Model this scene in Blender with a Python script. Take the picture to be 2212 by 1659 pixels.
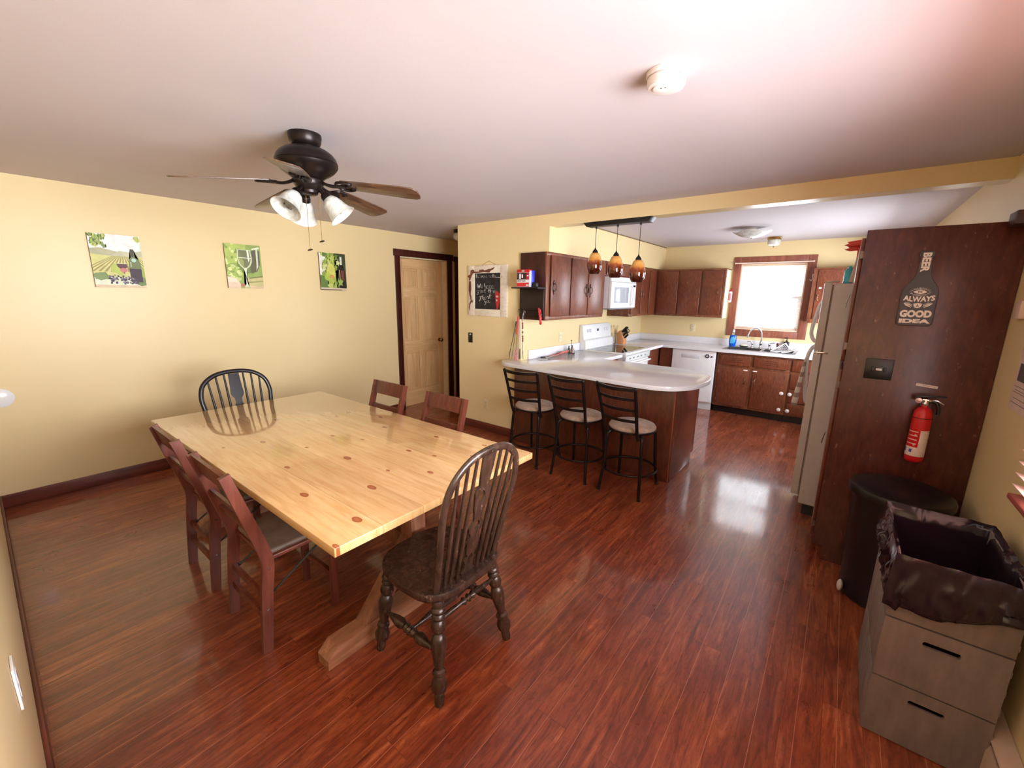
import bpy, bmesh, math, random
from mathutils import Vector, Matrix, Euler, noise
PI = math.pi
random.seed(7)
for _o in list(bpy.data.objects):
    bpy.data.objects.remove(_o)
SC = bpy.context.scene
COL = SC.collection

# ------------------------------------------------------------------ camera
F_PX, CAMX, CAMY, CAMZ, YAW, PIT, ROL = 906.41, 4.7525, 0.4979, 1.6179, 0.6606, -0.2091, 0.0147
cam_d = bpy.data.cameras.new('camera'); cam = bpy.data.objects.new('camera', cam_d); COL.objects.link(cam)
_f = Vector((-math.sin(YAW)*math.cos(PIT), math.cos(YAW)*math.cos(PIT), math.sin(PIT)))
_r = Vector((math.cos(YAW), math.sin(YAW), 0)); _u = _r.cross(_f)
_r2 = _r*math.cos(ROL) + _u*math.sin(ROL); _u2 = _u*math.cos(ROL) - _r*math.sin(ROL)
cam.matrix_world = Matrix(((_r2.x, _u2.x, -_f.x, CAMX), (_r2.y, _u2.y, -_f.y, CAMY), (_r2.z, _u2.z, -_f.z, CAMZ), (0, 0, 0, 1)))
cam_d.sensor_fit = 'HORIZONTAL'; cam_d.sensor_width = 36.0; cam_d.lens = 36.0*F_PX/2212.0
cam_d.clip_start = 0.01; cam_d.clip_end = 100
SC.camera = cam

# ------------------------------------------------------------------ world, daylight, exposure
W = bpy.data.worlds.new('world'); SC.world = W; W.use_nodes = True
_bg = W.node_tree.nodes['Background']
_bg.inputs[0].default_value = (0.86, 0.93, 1.0, 1); _bg.inputs[1].default_value = 3.0
def area(name, loc, rot, sx, sy, power, col=(1, 1, 1), spread=180):
    d = bpy.data.lights.new(name, 'AREA'); d.shape = 'RECTANGLE'; d.size = sx; d.size_y = sy
    d.energy = power; d.color = col; d.spread = math.radians(spread)
    o = bpy.data.objects.new(name, d); COL.objects.link(o); o.location = loc; o.rotation_euler = rot
    return o
# daylight through the big window on the right wall, and through the kitchen window
area('daylight_dining_window', (7.4, 1.7, 1.35), (0, PI/2, 0), 2.4, 4.6, 1480, (0.90, 0.95, 1.0))
area('daylight_kitchen_window', (3.88, 8.15, 1.75), (-PI/2, 0, 0), 1.3, 1.3, 50, (0.84, 0.92, 1.0))
# a second kitchen window on the right wall, hidden from here by the pantry and refrigerator
area('daylight_side_window', (6.6, 6.05, 1.6), (0, PI/2, 0), 2.2, 2.6, 350, (0.86, 0.93, 1.0))
SC.view_settings.view_transform = 'Standard'; SC.view_settings.look = 'None'
SC.view_settings.gamma = 1; SC.view_settings.use_curve_mapping = False
SC.view_settings.exposure = 0.30
try:
    SC.cycles.max_bounces = 10; SC.cycles.diffuse_bounces = 7; SC.cycles.glossy_bounces = 5
    SC.cycles.transmission_bounces = 8; SC.cycles.sample_clamp_indirect = 8
except Exception:
    pass

# ------------------------------------------------------------------ material helpers
def lin(c):
    return tuple((x/255/12.92 if x/255 <= 0.04045 else ((x/255+0.055)/1.055)**2.4) for x in c)
def C4(c): return lin(c) + (1,)
class NT:
    def __init__(s, name):
        s.m = bpy.data.materials.new(name); s.m.use_nodes = True
        s.t = s.m.node_tree; s.b = s.t.nodes['Principled BSDF']
        s.co = None
    def n(s, typ, **kw):
        nd = s.t.nodes.new(typ)
        for k, v in kw.items():
            if k.startswith('_'): setattr(nd, k[1:], v)
            else:
                key = int(k[1:]) if k[0] == 'i' and k[1:].isdigit() else k.replace('__', ' ')
                nd.inputs[key].default_value = v
        return nd
    def l(s, a, b): s.t.links.new(a, b)
    def coord(s, scale=(1, 1, 1), rot=(0, 0, 0), loc=(0, 0, 0), kind='Object'):
        tc = s.t.nodes.new('ShaderNodeTexCoord'); mp = s.t.nodes.new('ShaderNodeMapping')
        mp.inputs['Scale'].default_value = scale; mp.inputs['Rotation'].default_value = rot; mp.inputs['Location'].default_value = loc
        s.l(tc.outputs[kind], mp.inputs['Vector']); return mp.outputs['Vector']
    def noise(s, vec, scale=5, detail=3, rough=0.5, dist=0.0):
        nd = s.n('ShaderNodeTexNoise'); nd.inputs['Scale'].default_value = scale; nd.inputs['Detail'].default_value = detail
        nd.inputs['Roughness'].default_value = rough; nd.inputs['Distortion'].default_value = dist
        s.l(vec, nd.inputs['Vector']); return nd.outputs['Fac']
    def ramp(s, fac, stops):
        nd = s.t.nodes.new('ShaderNodeValToRGB'); e = nd.color_ramp.elements
        while len(e) > 1: e.remove(e[-1])
        e[0].position = stops[0][0]; e[0].color = stops[0][1]
        for p, c in stops[1:]:
            x = e.new(p); x.color = c
        s.l(fac, nd.inputs['Fac']); return nd.outputs['Color']
    def mix(s, fac, a, b, mode='MIX'):
        nd = s.t.nodes.new('ShaderNodeMix'); nd.data_type = 'RGBA'; nd.blend_type = mode
        for i, v in ((0, fac), (6, a), (7, b)):
            if hasattr(v, 'is_linked') or hasattr(v, 'node'): s.l(v, nd.inputs[i])
            else: nd.inputs[i].default_value = v
        return nd.outputs[2]
    def math(s, op, a, b=0.0):
        nd = s.t.nodes.new('ShaderNodeMath'); nd.operation = op
        for i, v in ((0, a), (1, b)):
            if hasattr(v, 'node'): s.l(v, nd.inputs[i])
            else: nd.inputs[i].default_value = v
        return nd.outputs[0]
    def bump(s, h, strength=0.2, dist=0.01):
        nd = s.t.nodes.new('ShaderNodeBump'); nd.inputs['Strength'].default_value = strength; nd.inputs['Distance'].default_value = dist
        s.l(h, nd.inputs['Height']); s.l(nd.outputs['Normal'], s.b.inputs['Normal'])
    def base(s, c):
        if hasattr(c, 'node'): s.l(c, s.b.inputs['Base Color'])
        else: s.b.inputs['Base Color'].default_value = c
    def pr(s, rough=0.5, metal=0.0, **kw):
        s.b.inputs['Roughness'].default_value = rough; s.b.inputs['Metallic'].default_value = metal
        for k, v in kw.items(): s.b.inputs[k.replace('_', ' ')].default_value = v
        return s.m
_plain = {}
def plain(rgb, rough=0.5, metal=0.0, var=0.06, **kw):
    """small objects: flat colour with a faint mottling"""
    key = (rgb, rough, metal, tuple(kw.items()))
    if key in _plain: return _plain[key]
    t = NT('paint_%d_%d_%d' % rgb)
    v = t.coord(); f = t.noise(v, 18, 2)
    a = tuple(max(0, x*(1-var)) for x in lin(rgb)) + (1,); b = tuple(min(1, x*(1+var)) for x in lin(rgb)) + (1,)
    t.base(t.ramp(f, [(0.3, a), (0.7, b)]))
    _plain[key] = t.pr(rough, metal, **kw)
    return _plain[key]

def wood(name, dark, light, axis='z', scale=6, rough=0.35, stretch=12, wear=None, coat=0.0, spec=0.5):
    t = NT(name)
    sc = {'x': (1/stretch, 1, 1), 'y': (1, 1/stretch, 1), 'z': (1, 1, 1/stretch)}[axis]
    v = t.coord(sc)
    f1 = t.noise(v, scale*6, 5, 0.6, 0.6); f2 = t.noise(t.coord((1, 1, 1)), scale*0.4, 2)
    f = t.math('ADD', t.math('MULTIPLY', f1, 0.7), t.math('MULTIPLY', f2, 0.3))
    c = t.ramp(f, [(0.34, C4(dark)), (0.52, tuple((a+b)/2 for a, b in zip(C4(dark), C4(light)))), (0.66, C4(light))])
    if wear:
        w = t.noise(t.coord((1, 1, .4)), 42, 5, 0.7)
        c = t.mix(t.ramp(w, [(0.62, (0, 0, 0, 1)), (0.70, (.7, .7, .7, 1))]), c, C4(wear))
    t.base(c); t.bump(f1, 0.08, 0.003)
    return t.pr(rough, 0, Coat_Weight=coat, Coat_Roughness=0.12, Specular_IOR_Level=spec)

# walls
def wall_mat(name, rgb, rough=0.75, b=0.12):
    t = NT(name); v = t.coord()
    f = t.noise(v, 1.6, 2); a = tuple(x*0.97 for x in lin(rgb)) + (1,); c = t.ramp(f, [(0.3, a), (0.7, C4(rgb))])
    t.base(c); t.bump(t.noise(v, 130, 3), b, 0.002)
    return t.pr(rough, Specular_IOR_Level=0.3)
M_WALL = wall_mat('yellow_wall_paint', (231, 209, 160), 0.36)
M_CEIL = wall_mat('ceiling_paint', (209, 200, 203), 0.8)
M_OUT = wall_mat('outer_wall', (200, 195, 185))

# dark cherry laminate planks, laid along Y
def floor_mat():
    t = NT('cherry_plank_floor')
    v = t.coord((1, 1, 1), (0, 0, PI/2), (0, 4.312 % 0.128, 0))   # rotated so bricks run along Y
    br = t.n('ShaderNodeTexBrick'); br.offset = 0.37; br.offset_frequency = 2; br.squash = 1
    br.inputs['Scale'].default_value = 1; br.inputs['Brick Width'].default_value = 1.21; br.inputs['Row Height'].default_value = 0.128
    br.inputs['Mortar Size'].default_value = 0.0011; br.inputs['Mortar Smooth'].default_value = 0.1; br.inputs['Bias'].default_value = 0
    br.inputs['Color1'].default_value = (0, 0, 0, 1); br.inputs['Color2'].default_value = (1, 1, 1, 1); br.inputs['Mortar'].default_value = (.5, .5, .5, 1)
    t.l(v, br.inputs['Vector'])
    g = t.coord((1, 0.10, 1))
    off = t.n('ShaderNodeVectorMath', _operation='MULTIPLY_ADD'); t.l(br.outputs['Color'], off.inputs[0]); off.inputs[1].default_value = (3, 7, 0); t.l(g, off.inputs[2])
    f1 = t.noise(off.outputs[0], 24, 7, 0.68, 1.4)
    f2 = t.noise(t.coord((1, 0.35, 1)), 5, 3, 0.6, 0.5)
    f3 = t.noise(t.coord((1, 0.30, 1)), 70, 5, 0.75)
    c = t.ramp(f1, [(0.28, C4((78, 33, 20))), (0.42, C4((128, 58, 34))), (0.58, C4((168, 90, 54))), (0.74, C4((208, 130, 86)))])
    c = t.mix(t.ramp(f2, [(0.35, (.0, .0, .0, 1)), (0.65, (.55, .55, .55, 1))]), c, C4((108, 46, 31)))
    c = t.mix(t.ramp(f3, [(0.30, (.6, .6, .6, 1)), (0.50, (0, 0, 0, 1))]), c, C4((66, 26, 18)))
    tint = t.ramp(br.outputs['Color'], [(0.0, (.84, .80, .80, 1)), (1.0, (1.08, 1.06, 1.02, 1))])
    c = t.mix(1.0, c, tint, 'MULTIPLY')
    # light caught on the seam bevels is painted in as a pale line; butt joints are hardly visible
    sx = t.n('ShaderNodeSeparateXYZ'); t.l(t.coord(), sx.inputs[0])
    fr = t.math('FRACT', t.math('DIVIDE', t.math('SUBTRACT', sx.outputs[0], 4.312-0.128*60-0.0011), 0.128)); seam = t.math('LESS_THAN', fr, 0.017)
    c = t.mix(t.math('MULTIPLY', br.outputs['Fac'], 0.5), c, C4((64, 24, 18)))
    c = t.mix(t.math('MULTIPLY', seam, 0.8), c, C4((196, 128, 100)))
    t.base(c)
    r = t.ramp(t.noise(t.coord((1, .5, 1)), 9, 4), [(0.3, (.26, .26, .26, 1)), (0.7, (.40, .40, .40, 1))])
    t.l(r, t.b.inputs['Roughness'])
    h = t.math('SUBTRACT', t.math('MULTIPLY', f1, 0.10), br.outputs['Fac'])
    t.bump(h, 0.05, 0.001)
    t.b.inputs['Coat Weight'].default_value = 0.75; t.b.inputs['Coat Roughness'].default_value = 0.09
    t.b.inputs['Specular IOR Level'].default_value = 0.55
    return t.m
M_FLOOR = floor_mat()
M_TRIM = wood('dark_cherry_trim', (80, 34, 27), (122, 58, 44), 'y', 5, 0.35)
M_TRIMZ = wood('dark_door_casing', (44, 12, 12), (82, 30, 26), 'z', 5, 0.35)
M_CAB = wood('cabinet_stain', (88, 42, 28), (132, 72, 48), 'z', 9, 0.30, 4, wear=(160, 104, 74))
M_CABE = wood('cabinet_edge_stain', (92, 46, 28), (150, 90, 58), 'z', 5, 0.35, 8)
M_PANEL = wood('pantry_plywood', (66, 31, 26), (98, 50, 41), 'z', 6, 0.27, 4, wear=(148, 104, 92))
M_PEN = wood('peninsula_panel', (74, 34, 22), (108, 54, 34), 'z', 6, 0.26, 5)
M_DOOR = wood('clear_pine_door', (206, 160, 108), (230, 194, 144), 'z', 4, 0.4, 14)
M_JAMB = plain((226, 208, 170), 0.5)
M_LAM = plain((232, 231, 236), 0.13, 0, 0.02, Specular_IOR_Level=0.6)
M_WHITE = plain((236, 236, 238), 0.22, 0, 0.02)
M_BLACK = plain((18, 16, 17), 0.35)
M_BRONZE = plain((34, 24, 22), 0.33, 0.55)
M_CHROME = plain((215, 215, 220), 0.12, 1.0, 0.02)
M_STEEL = plain((170, 172, 176), 0.25, 1.0, 0.04)
M_BRASS = plain((176, 140, 80), 0.25, 1.0, 0.04)
def glass_mat(name, rgb, rough=0.02, ior=1.45, alpha=None):
    t = NT(name); t.base(C4(rgb)); t.pr(rough, 0, Transmission_Weight=1.0, IOR=ior); return t.m
M_GLASS = glass_mat('clear_glass', (245, 250, 250))
def pane_mat():
    t = NT('window_pane'); n = t.t.nodes
    tr = n.new('ShaderNodeBsdfTransparent'); gl = n.new('ShaderNodeBsdfGlossy'); gl.inputs['Roughness'].default_value = 0.02
    mx = n.new('ShaderNodeMixShader'); mx.inputs[0].default_value = 0.06
    t.l(tr.outputs[0], mx.inputs[1]); t.l(gl.outputs[0], mx.inputs[2]); t.l(mx.outputs[0], n['Material Output'].inputs[0]); return t.m
M_PANE = pane_mat()
def slat_mat():
    t = NT('blind_slat'); n = t.t.nodes
    d = n.new('ShaderNodeBsdfDiffuse'); d.inputs[0].default_value = C4((240, 232, 226)); tr = n.new('ShaderNodeBsdfTranslucent'); tr.inputs[0].default_value = C4((238, 228, 220))
    mx = n.new('ShaderNodeMixShader'); mx.inputs[0].default_value = 0.05
    t.l(d.outputs[0], mx.inputs[1]); t.l(tr.outputs[0], mx.inputs[2]); t.l(mx.outputs[0], n['Material Output'].inputs[0]); return t.m
M_SLAT = slat_mat()

# ------------------------------------------------------------------ geometry helper
ORG = {}
class G:
    def __init__(s): s.bm = bmesh.new(); s.mi = 0
    def _tag(s, f0):
        s.bm.faces.ensure_lookup_table()
        for f in s.bm.faces[f0:]: f.material_index = s.mi
    def box(s, x0, x1, y0, y1, z0, z1, bev=0.0, seg=2, rot=None, piv=None):
        f0 = len(s.bm.faces)
        x0, x1 = sorted((x0, x1)); y0, y1 = sorted((y0, y1)); z0, z1 = sorted((z0, z1))
        t = bmesh.new()
        vs = [t.verts.new((x, y, z)) for x in (x0, x1) for y in (y0, y1) for z in (z0, z1)]
        for q in ((0, 1, 3, 2), (4, 6, 7, 5), (0, 4, 5, 1), (2, 3, 7, 6), (0, 2, 6, 4), (1, 5, 7, 3)):
            t.faces.new([vs[i] for i in q])
        if bev > 0:
            bev = min(bev, 0.49*min(x1-x0, y1-y0, z1-z0))
            bmesh.ops.bevel(t, geom=t.edges[:], offset=bev, segments=seg, profile=0.5, affect='EDGES')
        s._merge(t, rot, piv, f0); return s
    def _merge(s, t, rot, piv, f0):
        if rot is not None:
            p = Vector(piv or (0, 0, 0)); R = rot if isinstance(rot, Matrix) else Euler(rot).to_matrix()
            for v in t.verts: v.co = p + R @ (v.co - p)
        bmesh.ops.recalc_face_normals(t, faces=t.faces[:])
        m = bpy.data.meshes.new('tmp'); t.to_mesh(m); t.free(); s.bm.from_mesh(m); bpy.data.meshes.remove(m); s._tag(f0)
    def loft(s, rings, cap=True, closed=False):
        """rings: list of equal-length vertex loops"""
        f0 = len(s.bm.faces); t = bmesh.new(); R = [[t.verts.new(p) for p in r] for r in rings]; n = len(R[0])
        m = len(R)
        for i in range(m if closed else m-1):
            a, b = R[i], R[(i+1) % m]
            for j in range(n):
                k = (j+1) % n
                try: t.faces.new((a[j], a[k], b[k], b[j]))
                except ValueError: pass
        if cap and not closed:
            t.faces.new(R[0][::-1]); t.faces.new(R[-1])
        s._merge(t, None, None, f0); return s
    def tube(s, pts, r, seg=10, closed=False, flat=1.0, up=None):
        P = [Vector(p) for p in pts]; n = len(P); rr = r if isinstance(r, (list, tuple)) else [r]*n
        rings = []; ref = Vector(up) if up else None; prev = None
        for i, p in enumerate(P):
            if closed: d = P[(i+1) % n] - P[i-1]
            elif i == 0: d = P[1]-P[0]
            elif i == n-1: d = P[-1]-P[-2]
            else: d = (P[i+1]-P[i]).normalized() + (P[i]-P[i-1]).normalized()
            d.normalize()
            if ref is not None: a = ref - d*ref.dot(d)
            elif prev is None: a = d.orthogonal()
            else: a = prev - d*prev.dot(d)
            if a.length < 1e-6: a = d.orthogonal()
            a.normalize(); prev = a; b = d.cross(a)
            rings.append([p + (a*math.cos(2*PI*j/seg)*flat + b*math.sin(2*PI*j/seg))*rr[i] for j in range(seg)])
        return s.loft(rings, True, closed)
    def lathe(s, prof, c=(0, 0, 0), seg=24, axis=None, cap=True):
        """prof: (r, h) along +z (or axis) from c"""
        c = Vector(c); ax = Vector(axis).normalized() if axis is not None else Vector((0, 0, 1))
        q = Vector((0, 0, 1)).rotation_difference(ax).to_matrix()
        rings = [[c + q @ Vector((max(r, 1e-4)*math.cos(2*PI*j/seg), max(r, 1e-4)*math.sin(2*PI*j/seg), h)) for j in range(seg)] for r, h in prof]
        return s.loft(rings, cap)
    def cyl(s, p0, p1, r0, r1=None, seg=16):
        p0 = Vector(p0); p1 = Vector(p1); L = (p1-p0).length
        return s.lathe([(r0, 0), (r0 if r1 is None else r1, L)], p0, seg, p1-p0)
    def turned(s, p0, p1, prof, seg=14):
        """prof (t 0..1, r)"""
        p0 = Vector(p0); p1 = Vector(p1); L = (p1-p0).length
        return s.lathe([(r, t*L) for t, r in prof], p0, seg, p1-p0)
    def ball(s, c, r, sc=(1, 1, 1), seg=16):
        n = seg//2
        prof = [(r*math.sin(PI*i/n), -r*math.cos(PI*i/n)) for i in range(n+1)]
        c = Vector(c)
        rings = [[c + Vector((max(a, 1e-4)*math.cos(2*PI*j/seg)*sc[0], max(a, 1e-4)*math.sin(2*PI*j/seg)*sc[1], h*sc[2])) for j in range(seg)] for a, h in prof]
        return s.loft(rings)
    def prism(s, poly, fn, d0, d1, bev=0.0):
        """poly 2-d outline; fn(u,v,d)->xyz"""
        f0 = len(s.bm.faces); t = bmesh.new()
        a = [t.verts.new(fn(u, v, d0)) for u, v in poly]; b = [t.verts.new(fn(u, v, d1)) for u, v in poly]; n = len(a)
        fa = t.faces.new(a[::-1]); fb = t.faces.new(b)
        for i in range(n): t.faces.new((a[i], a[(i+1) % n], b[(i+1) % n], b[i]))
        bmesh.ops.recalc_face_normals(t, faces=t.faces[:])
        if bev > 0:
            es = [e for e in t.edges if (fa in e.link_faces or fb in e.link_faces)]
            bmesh.ops.bevel(t, geom=es, offset=bev, segments=2, profile=0.5, affect='EDGES')
        bmesh.ops.triangulate(t, faces=[f for f in t.faces if len(f.verts) > 4])
        s._merge(t, None, None, f0); return s
    def done(s, name, mat, parent=None, label=None, sharp=38, smooth=True):
        me = bpy.data.meshes.new(name); bm = s.bm
        org = ORG.get(parent.name, Vector((0, 0, 0))) if parent is not None else Vector((0, 0, 0))
        if org.length > 0: bmesh.ops.translate(bm, verts=bm.verts[:], vec=-org)
        bm.to_mesh(me); bm.free()
        for m in (mat if isinstance(mat, (list, tuple)) else [mat]): me.materials.append(m)
        if smooth:
            me.shade_smooth(); me.set_sharp_from_angle(angle=math.radians(sharp))
        o = bpy.data.objects.new(name, me); COL.objects.link(o)
        if parent is not None: o.parent = parent
        ORG[o.name] = org
        if label: o['label'] = label
        return o
def thing(name, label, cat, loc=(0, 0, 0), group=None):
    o = bpy.data.objects.new(name, None); COL.objects.link(o); o.location = loc; o.empty_display_size = 0.05
    o['label'] = label; o['category'] = cat
    if group: o['group'] = group
    ORG[o.name] = Vector(loc); return o
def tag(o, label, cat, group=None):
    """a thing that is one mesh: move its origin to its base"""
    vs = o.data.vertices
    if len(vs):
        xs = [v.co.x for v in vs]; ys = [v.co.y for v in vs]; zs = [v.co.z for v in vs]
        c = Vector(((min(xs)+max(xs))/2, (min(ys)+max(ys))/2, min(zs)))
        o.data.transform(Matrix.Translation(-c)); o.location = c
    o['label'] = label; o['category'] = cat
    if group: o['group'] = group
    return o
def st(o): o['kind'] = 'structure'; return o
def copy_tree(o, parent=None):
    c = o.copy(); COL.objects.link(c)
    if parent is not None: c.parent = parent
    for ch in list(o.children): copy_tree(ch, c)
    return c
def arc(c, r, a0, a1, n, fn): return [fn(c[0]+r*math.cos(a0+(a1-a0)*i/n), c[1]+r*math.sin(a0+(a1-a0)*i/n)) for i in range(n+1)]
def smooth_path(P, n=6):
    P = [Vector(p) for p in P]; out = []
    for i in range(len(P)-1):
        p0 = P[max(i-1, 0)]; p1 = P[i]; p2 = P[i+1]; p3 = P[min(i+2, len(P)-1)]
        for k in range(n):
            t = k/n
            out.append(0.5*((2*p1)+(p2-p0)*t+(2*p0-5*p1+4*p2-p3)*t*t+(3*p1-p0-3*p2+p3)*t*t*t))
    out.append(P[-1]); return out
def text_mesh(g, s, fn, u0, u1, v0, v1, d0, d1, bold=0.0, sp=1.0):
    """fit a word into the rectangle; fn(u,v,d)->xyz"""
    cu = bpy.data.curves.new('txt', 'FONT'); cu.body = s; cu.size = 1; cu.offset = bold; cu.space_character = sp; cu.resolution_u = 3
    o = bpy.data.objects.new('txt', cu); COL.objects.link(o)
    bpy.context.view_layer.update()
    me = bpy.data.meshes.new_from_object(o.evaluated_get(bpy.context.evaluated_depsgraph_get()))
    bpy.data.objects.remove(o); bpy.data.curves.remove(cu)
    xs = [v.co.x for v in me.vertices]; ys = [v.co.y for v in me.vertices]
    ax, bx, ay, by = min(xs), max(xs), min(ys), max(ys)
    f0 = len(g.bm.faces)
    for d, flip in ((d1, False),):
        V = [g.bm.verts.new(fn(u0+(v.co.x-ax)/(bx-ax)*(u1-u0), v0+(v.co.y-ay)/(by-ay)*(v1-v0), d)) for v in me.vertices]
        for p in me.polygons:
            try: g.bm.faces.new([V[i] for i in p.vertices])
            except ValueError: pass
    bpy.data.meshes.remove(me); g._tag(f0)

# ================================================================== SETTING
H = 2.40; XR = 5.39; YN = 0.427; YA = 4.167; YD = 7.605; XS = 2.017; XSO = 2.345; XB = 1.066
st(G().box(-0.6, 5.55, -0.1, 7.8, -0.06, 0.0).done('floor', M_FLOOR, smooth=False))
st(G().box(-0.6, 5.55, -0.1, 7.8, H, H+0.06).done('ceiling', M_CEIL, smooth=False))
def wall_with_holes(name, axis, p0, p1, a0, a1, holes, mat):
    """slab between p0,p1 across axis; along a0..a1; holes (s0,s1,z0,z1)"""
    g = G()
    def b(s0, s1, z0, z1):
        if s1-s0 < 1e-4 or z1-z0 < 1e-4: return
        if axis == 'x': g.box(p0, p1, s0, s1, z0, z1)
        else: g.box(s0, s1, p0, p1, z0, z1)
    cur = a0
    for (s0, s1, z0, z1) in sorted(holes):
        b(cur, s0, 0, H); b(s0, s1, 0, z0); b(s0, s1, z1, H); cur = s1
    b(cur, a1, 0, H)
    return st(g.done(name, mat, smooth=False))
wall_with_holes('wall_left', 'x', -0.14, 0, YN, YD, [(4.134, 4.992, 0, 2.10), (5.23, 6.03, 0, 2.09)], M_WALL)
wall_with_holes('wall_near', 'y', YN-0.12, YN, -0.14, XR+0.12, [], M_WALL)
wall_with_holes('wall_back', 'y', YD, YD+0.12, -0.14, XR+0.12, [(3.47, 4.275, 1.165, 2.105)], M_WALL)
wall_with_holes('wall_right', 'x', XR, XR+0.12, YN, YD, [(0.70, 2.70, 0.90, 2.12), (5.25, 6.75, 0.95, 1.98)], M_WALL)
st(G().box(XB, XS, YA, YD, 0, H).done('wall_centre', M_WALL, smooth=False))
st(G().box(XS, XSO, YA, YD, 2.047, H).done('wall_soffit', M_WALL, smooth=False))
st(G().box(XSO, XR, YA, YA+0.14, 2.287, H).done('wall_beam', M_WALL, smooth=False))
# the trim line where the soffit meets the kitchen ceiling
st(G().box(XSO, XSO+0.006, YA+0.14, YD, H-0.012, H-0.001).done('trim_4', plain((120, 96, 60), 0.6), smooth=False))
# baseboards
BB = 0.10
st(G().box(0, 0.016, YN, 4.045, 0, BB, 0.004).done('baseboard_left', M_TRIM))
st(G().box(0.016, 4.9, YN, YN+0.014, 0, BB, 0.004).done('baseboard_near', wood('cherry_baseboard_near', (74, 28, 22), (124, 60, 46), 'x', 5, 0.4)))
st(G().box(XB, 1.985, YA-0.014, YA, 0, BB, 0.004).done('baseboard_back', wood('cherry_baseboard_back', (80, 32, 25), (122, 56, 42), 'x', 5, 0.35)))
st(G().box(XB-0.014, XB, YA-0.014, YD, 0, BB, 0.004).done('baseboard_hall', M_TRIM))
# door openings in the left wall
def casing(name, y0, y1, z, yo0, yo1, zo):
    g = G()
    g.box(0.001, 0.02, yo0, y0, 0, z, 0.003).box(0.001, 0.02, y1, yo1, 0, z, 0.003).box(0.001, 0.026, yo0-0.018, yo1+0.018, z, zo, 0.003)
    return st(g.done(name, M_TRIMZ))
casing('trim_1', 4.134, 4.992, 2.10, 4.055, 5.085, 2.188)
casing('trim_2', 5.23, 6.03, 2.09, 5.145, 6.11, 2.17)
g = G(); g.box(-0.14, 0, 4.978, 4.992, 0, 2.10).box(-0.14, 0, 4.134, 4.148, 0, 2.10).box(-0.14, 0, 4.148, 4.978, 2.086, 2.10)
st(g.done('trim_3', M_JAMB, smooth=False))
# six-panel pine door, closed and set back in its opening
def panel_door(name, x, y0, y1, z1, mat, knob_mat, knob_y):
    W_ = y1-y0; g = G(); g.box(x-0.035, x-0.018, y0, y1, 0.001, z1)
    stile = 0.105*W_/0.83; mid = 0.10*W_/0.83
    c = (y0+y1)/2
    rails = [(0.001, 0.235), (0.80, 0.955), (1.575, 1.695), (z1-0.13, z1)]
    g.box(x-0.019, x, y0, y0+stile, 0.001, z1, 0.003).box(x-0.019, x, y1-stile, y1, 0.001, z1, 0.003).box(x-0.015, x, c-mid/2, c+mid/2, 0.235, z1-0.13, 0.003)
    g.mi = 1
    for a, b in rails: g.box(x-0.019, x+0.0005, y0+stile, y1-stile, a, b, 0.003)
    g.mi = 0
    for (a, b) in ((0.235, 0.80), (0.955, 1.575), (1.695, z1-0.13)):
        for (p, q) in ((y0+stile, c-mid/2), (c+mid/2, y1-stile)):
            g.box(x-0.019, x-0.003, p+0.028, q-0.028, a+0.028, b-0.028, 0.012)
    d = st(g.done(name, mat if isinstance(mat, list) else [mat, mat]))
    k = G(); k.lathe([(0.030, 0), (0.030, 0.006), (0.012, 0.010), (0.010, 0.035), (0.026, 0.045), (0.029, 0.058), (0.020, 0.068), (0.0, 0.070)], (x, knob_y, 0.93), 20, (1, 0, 0))
    k.done('door_knob', knob_mat, d, 'brass round knob')
    for z in (0.25, 1.1, 1.9):
        G().cyl((x+0.002, y0+0.004, z-0.045), (x+0.002, y0+0.004, z+0.045), 0.006).done('hinge', M_BRASS, d)
    return d
panel_door('door_1', -0.100, 4.150, 4.976, 2.084, [M_DOOR, wood('clear_pine_rails', (206, 160, 108), (230, 194, 144), 'y', 4, 0.4, 10)], M_BRASS, 4.905)
panel_door('door_2', -0.085, 5.235, 6.025, 2.084, M_TRIMZ, M_BRASS, 5.93)

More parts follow.
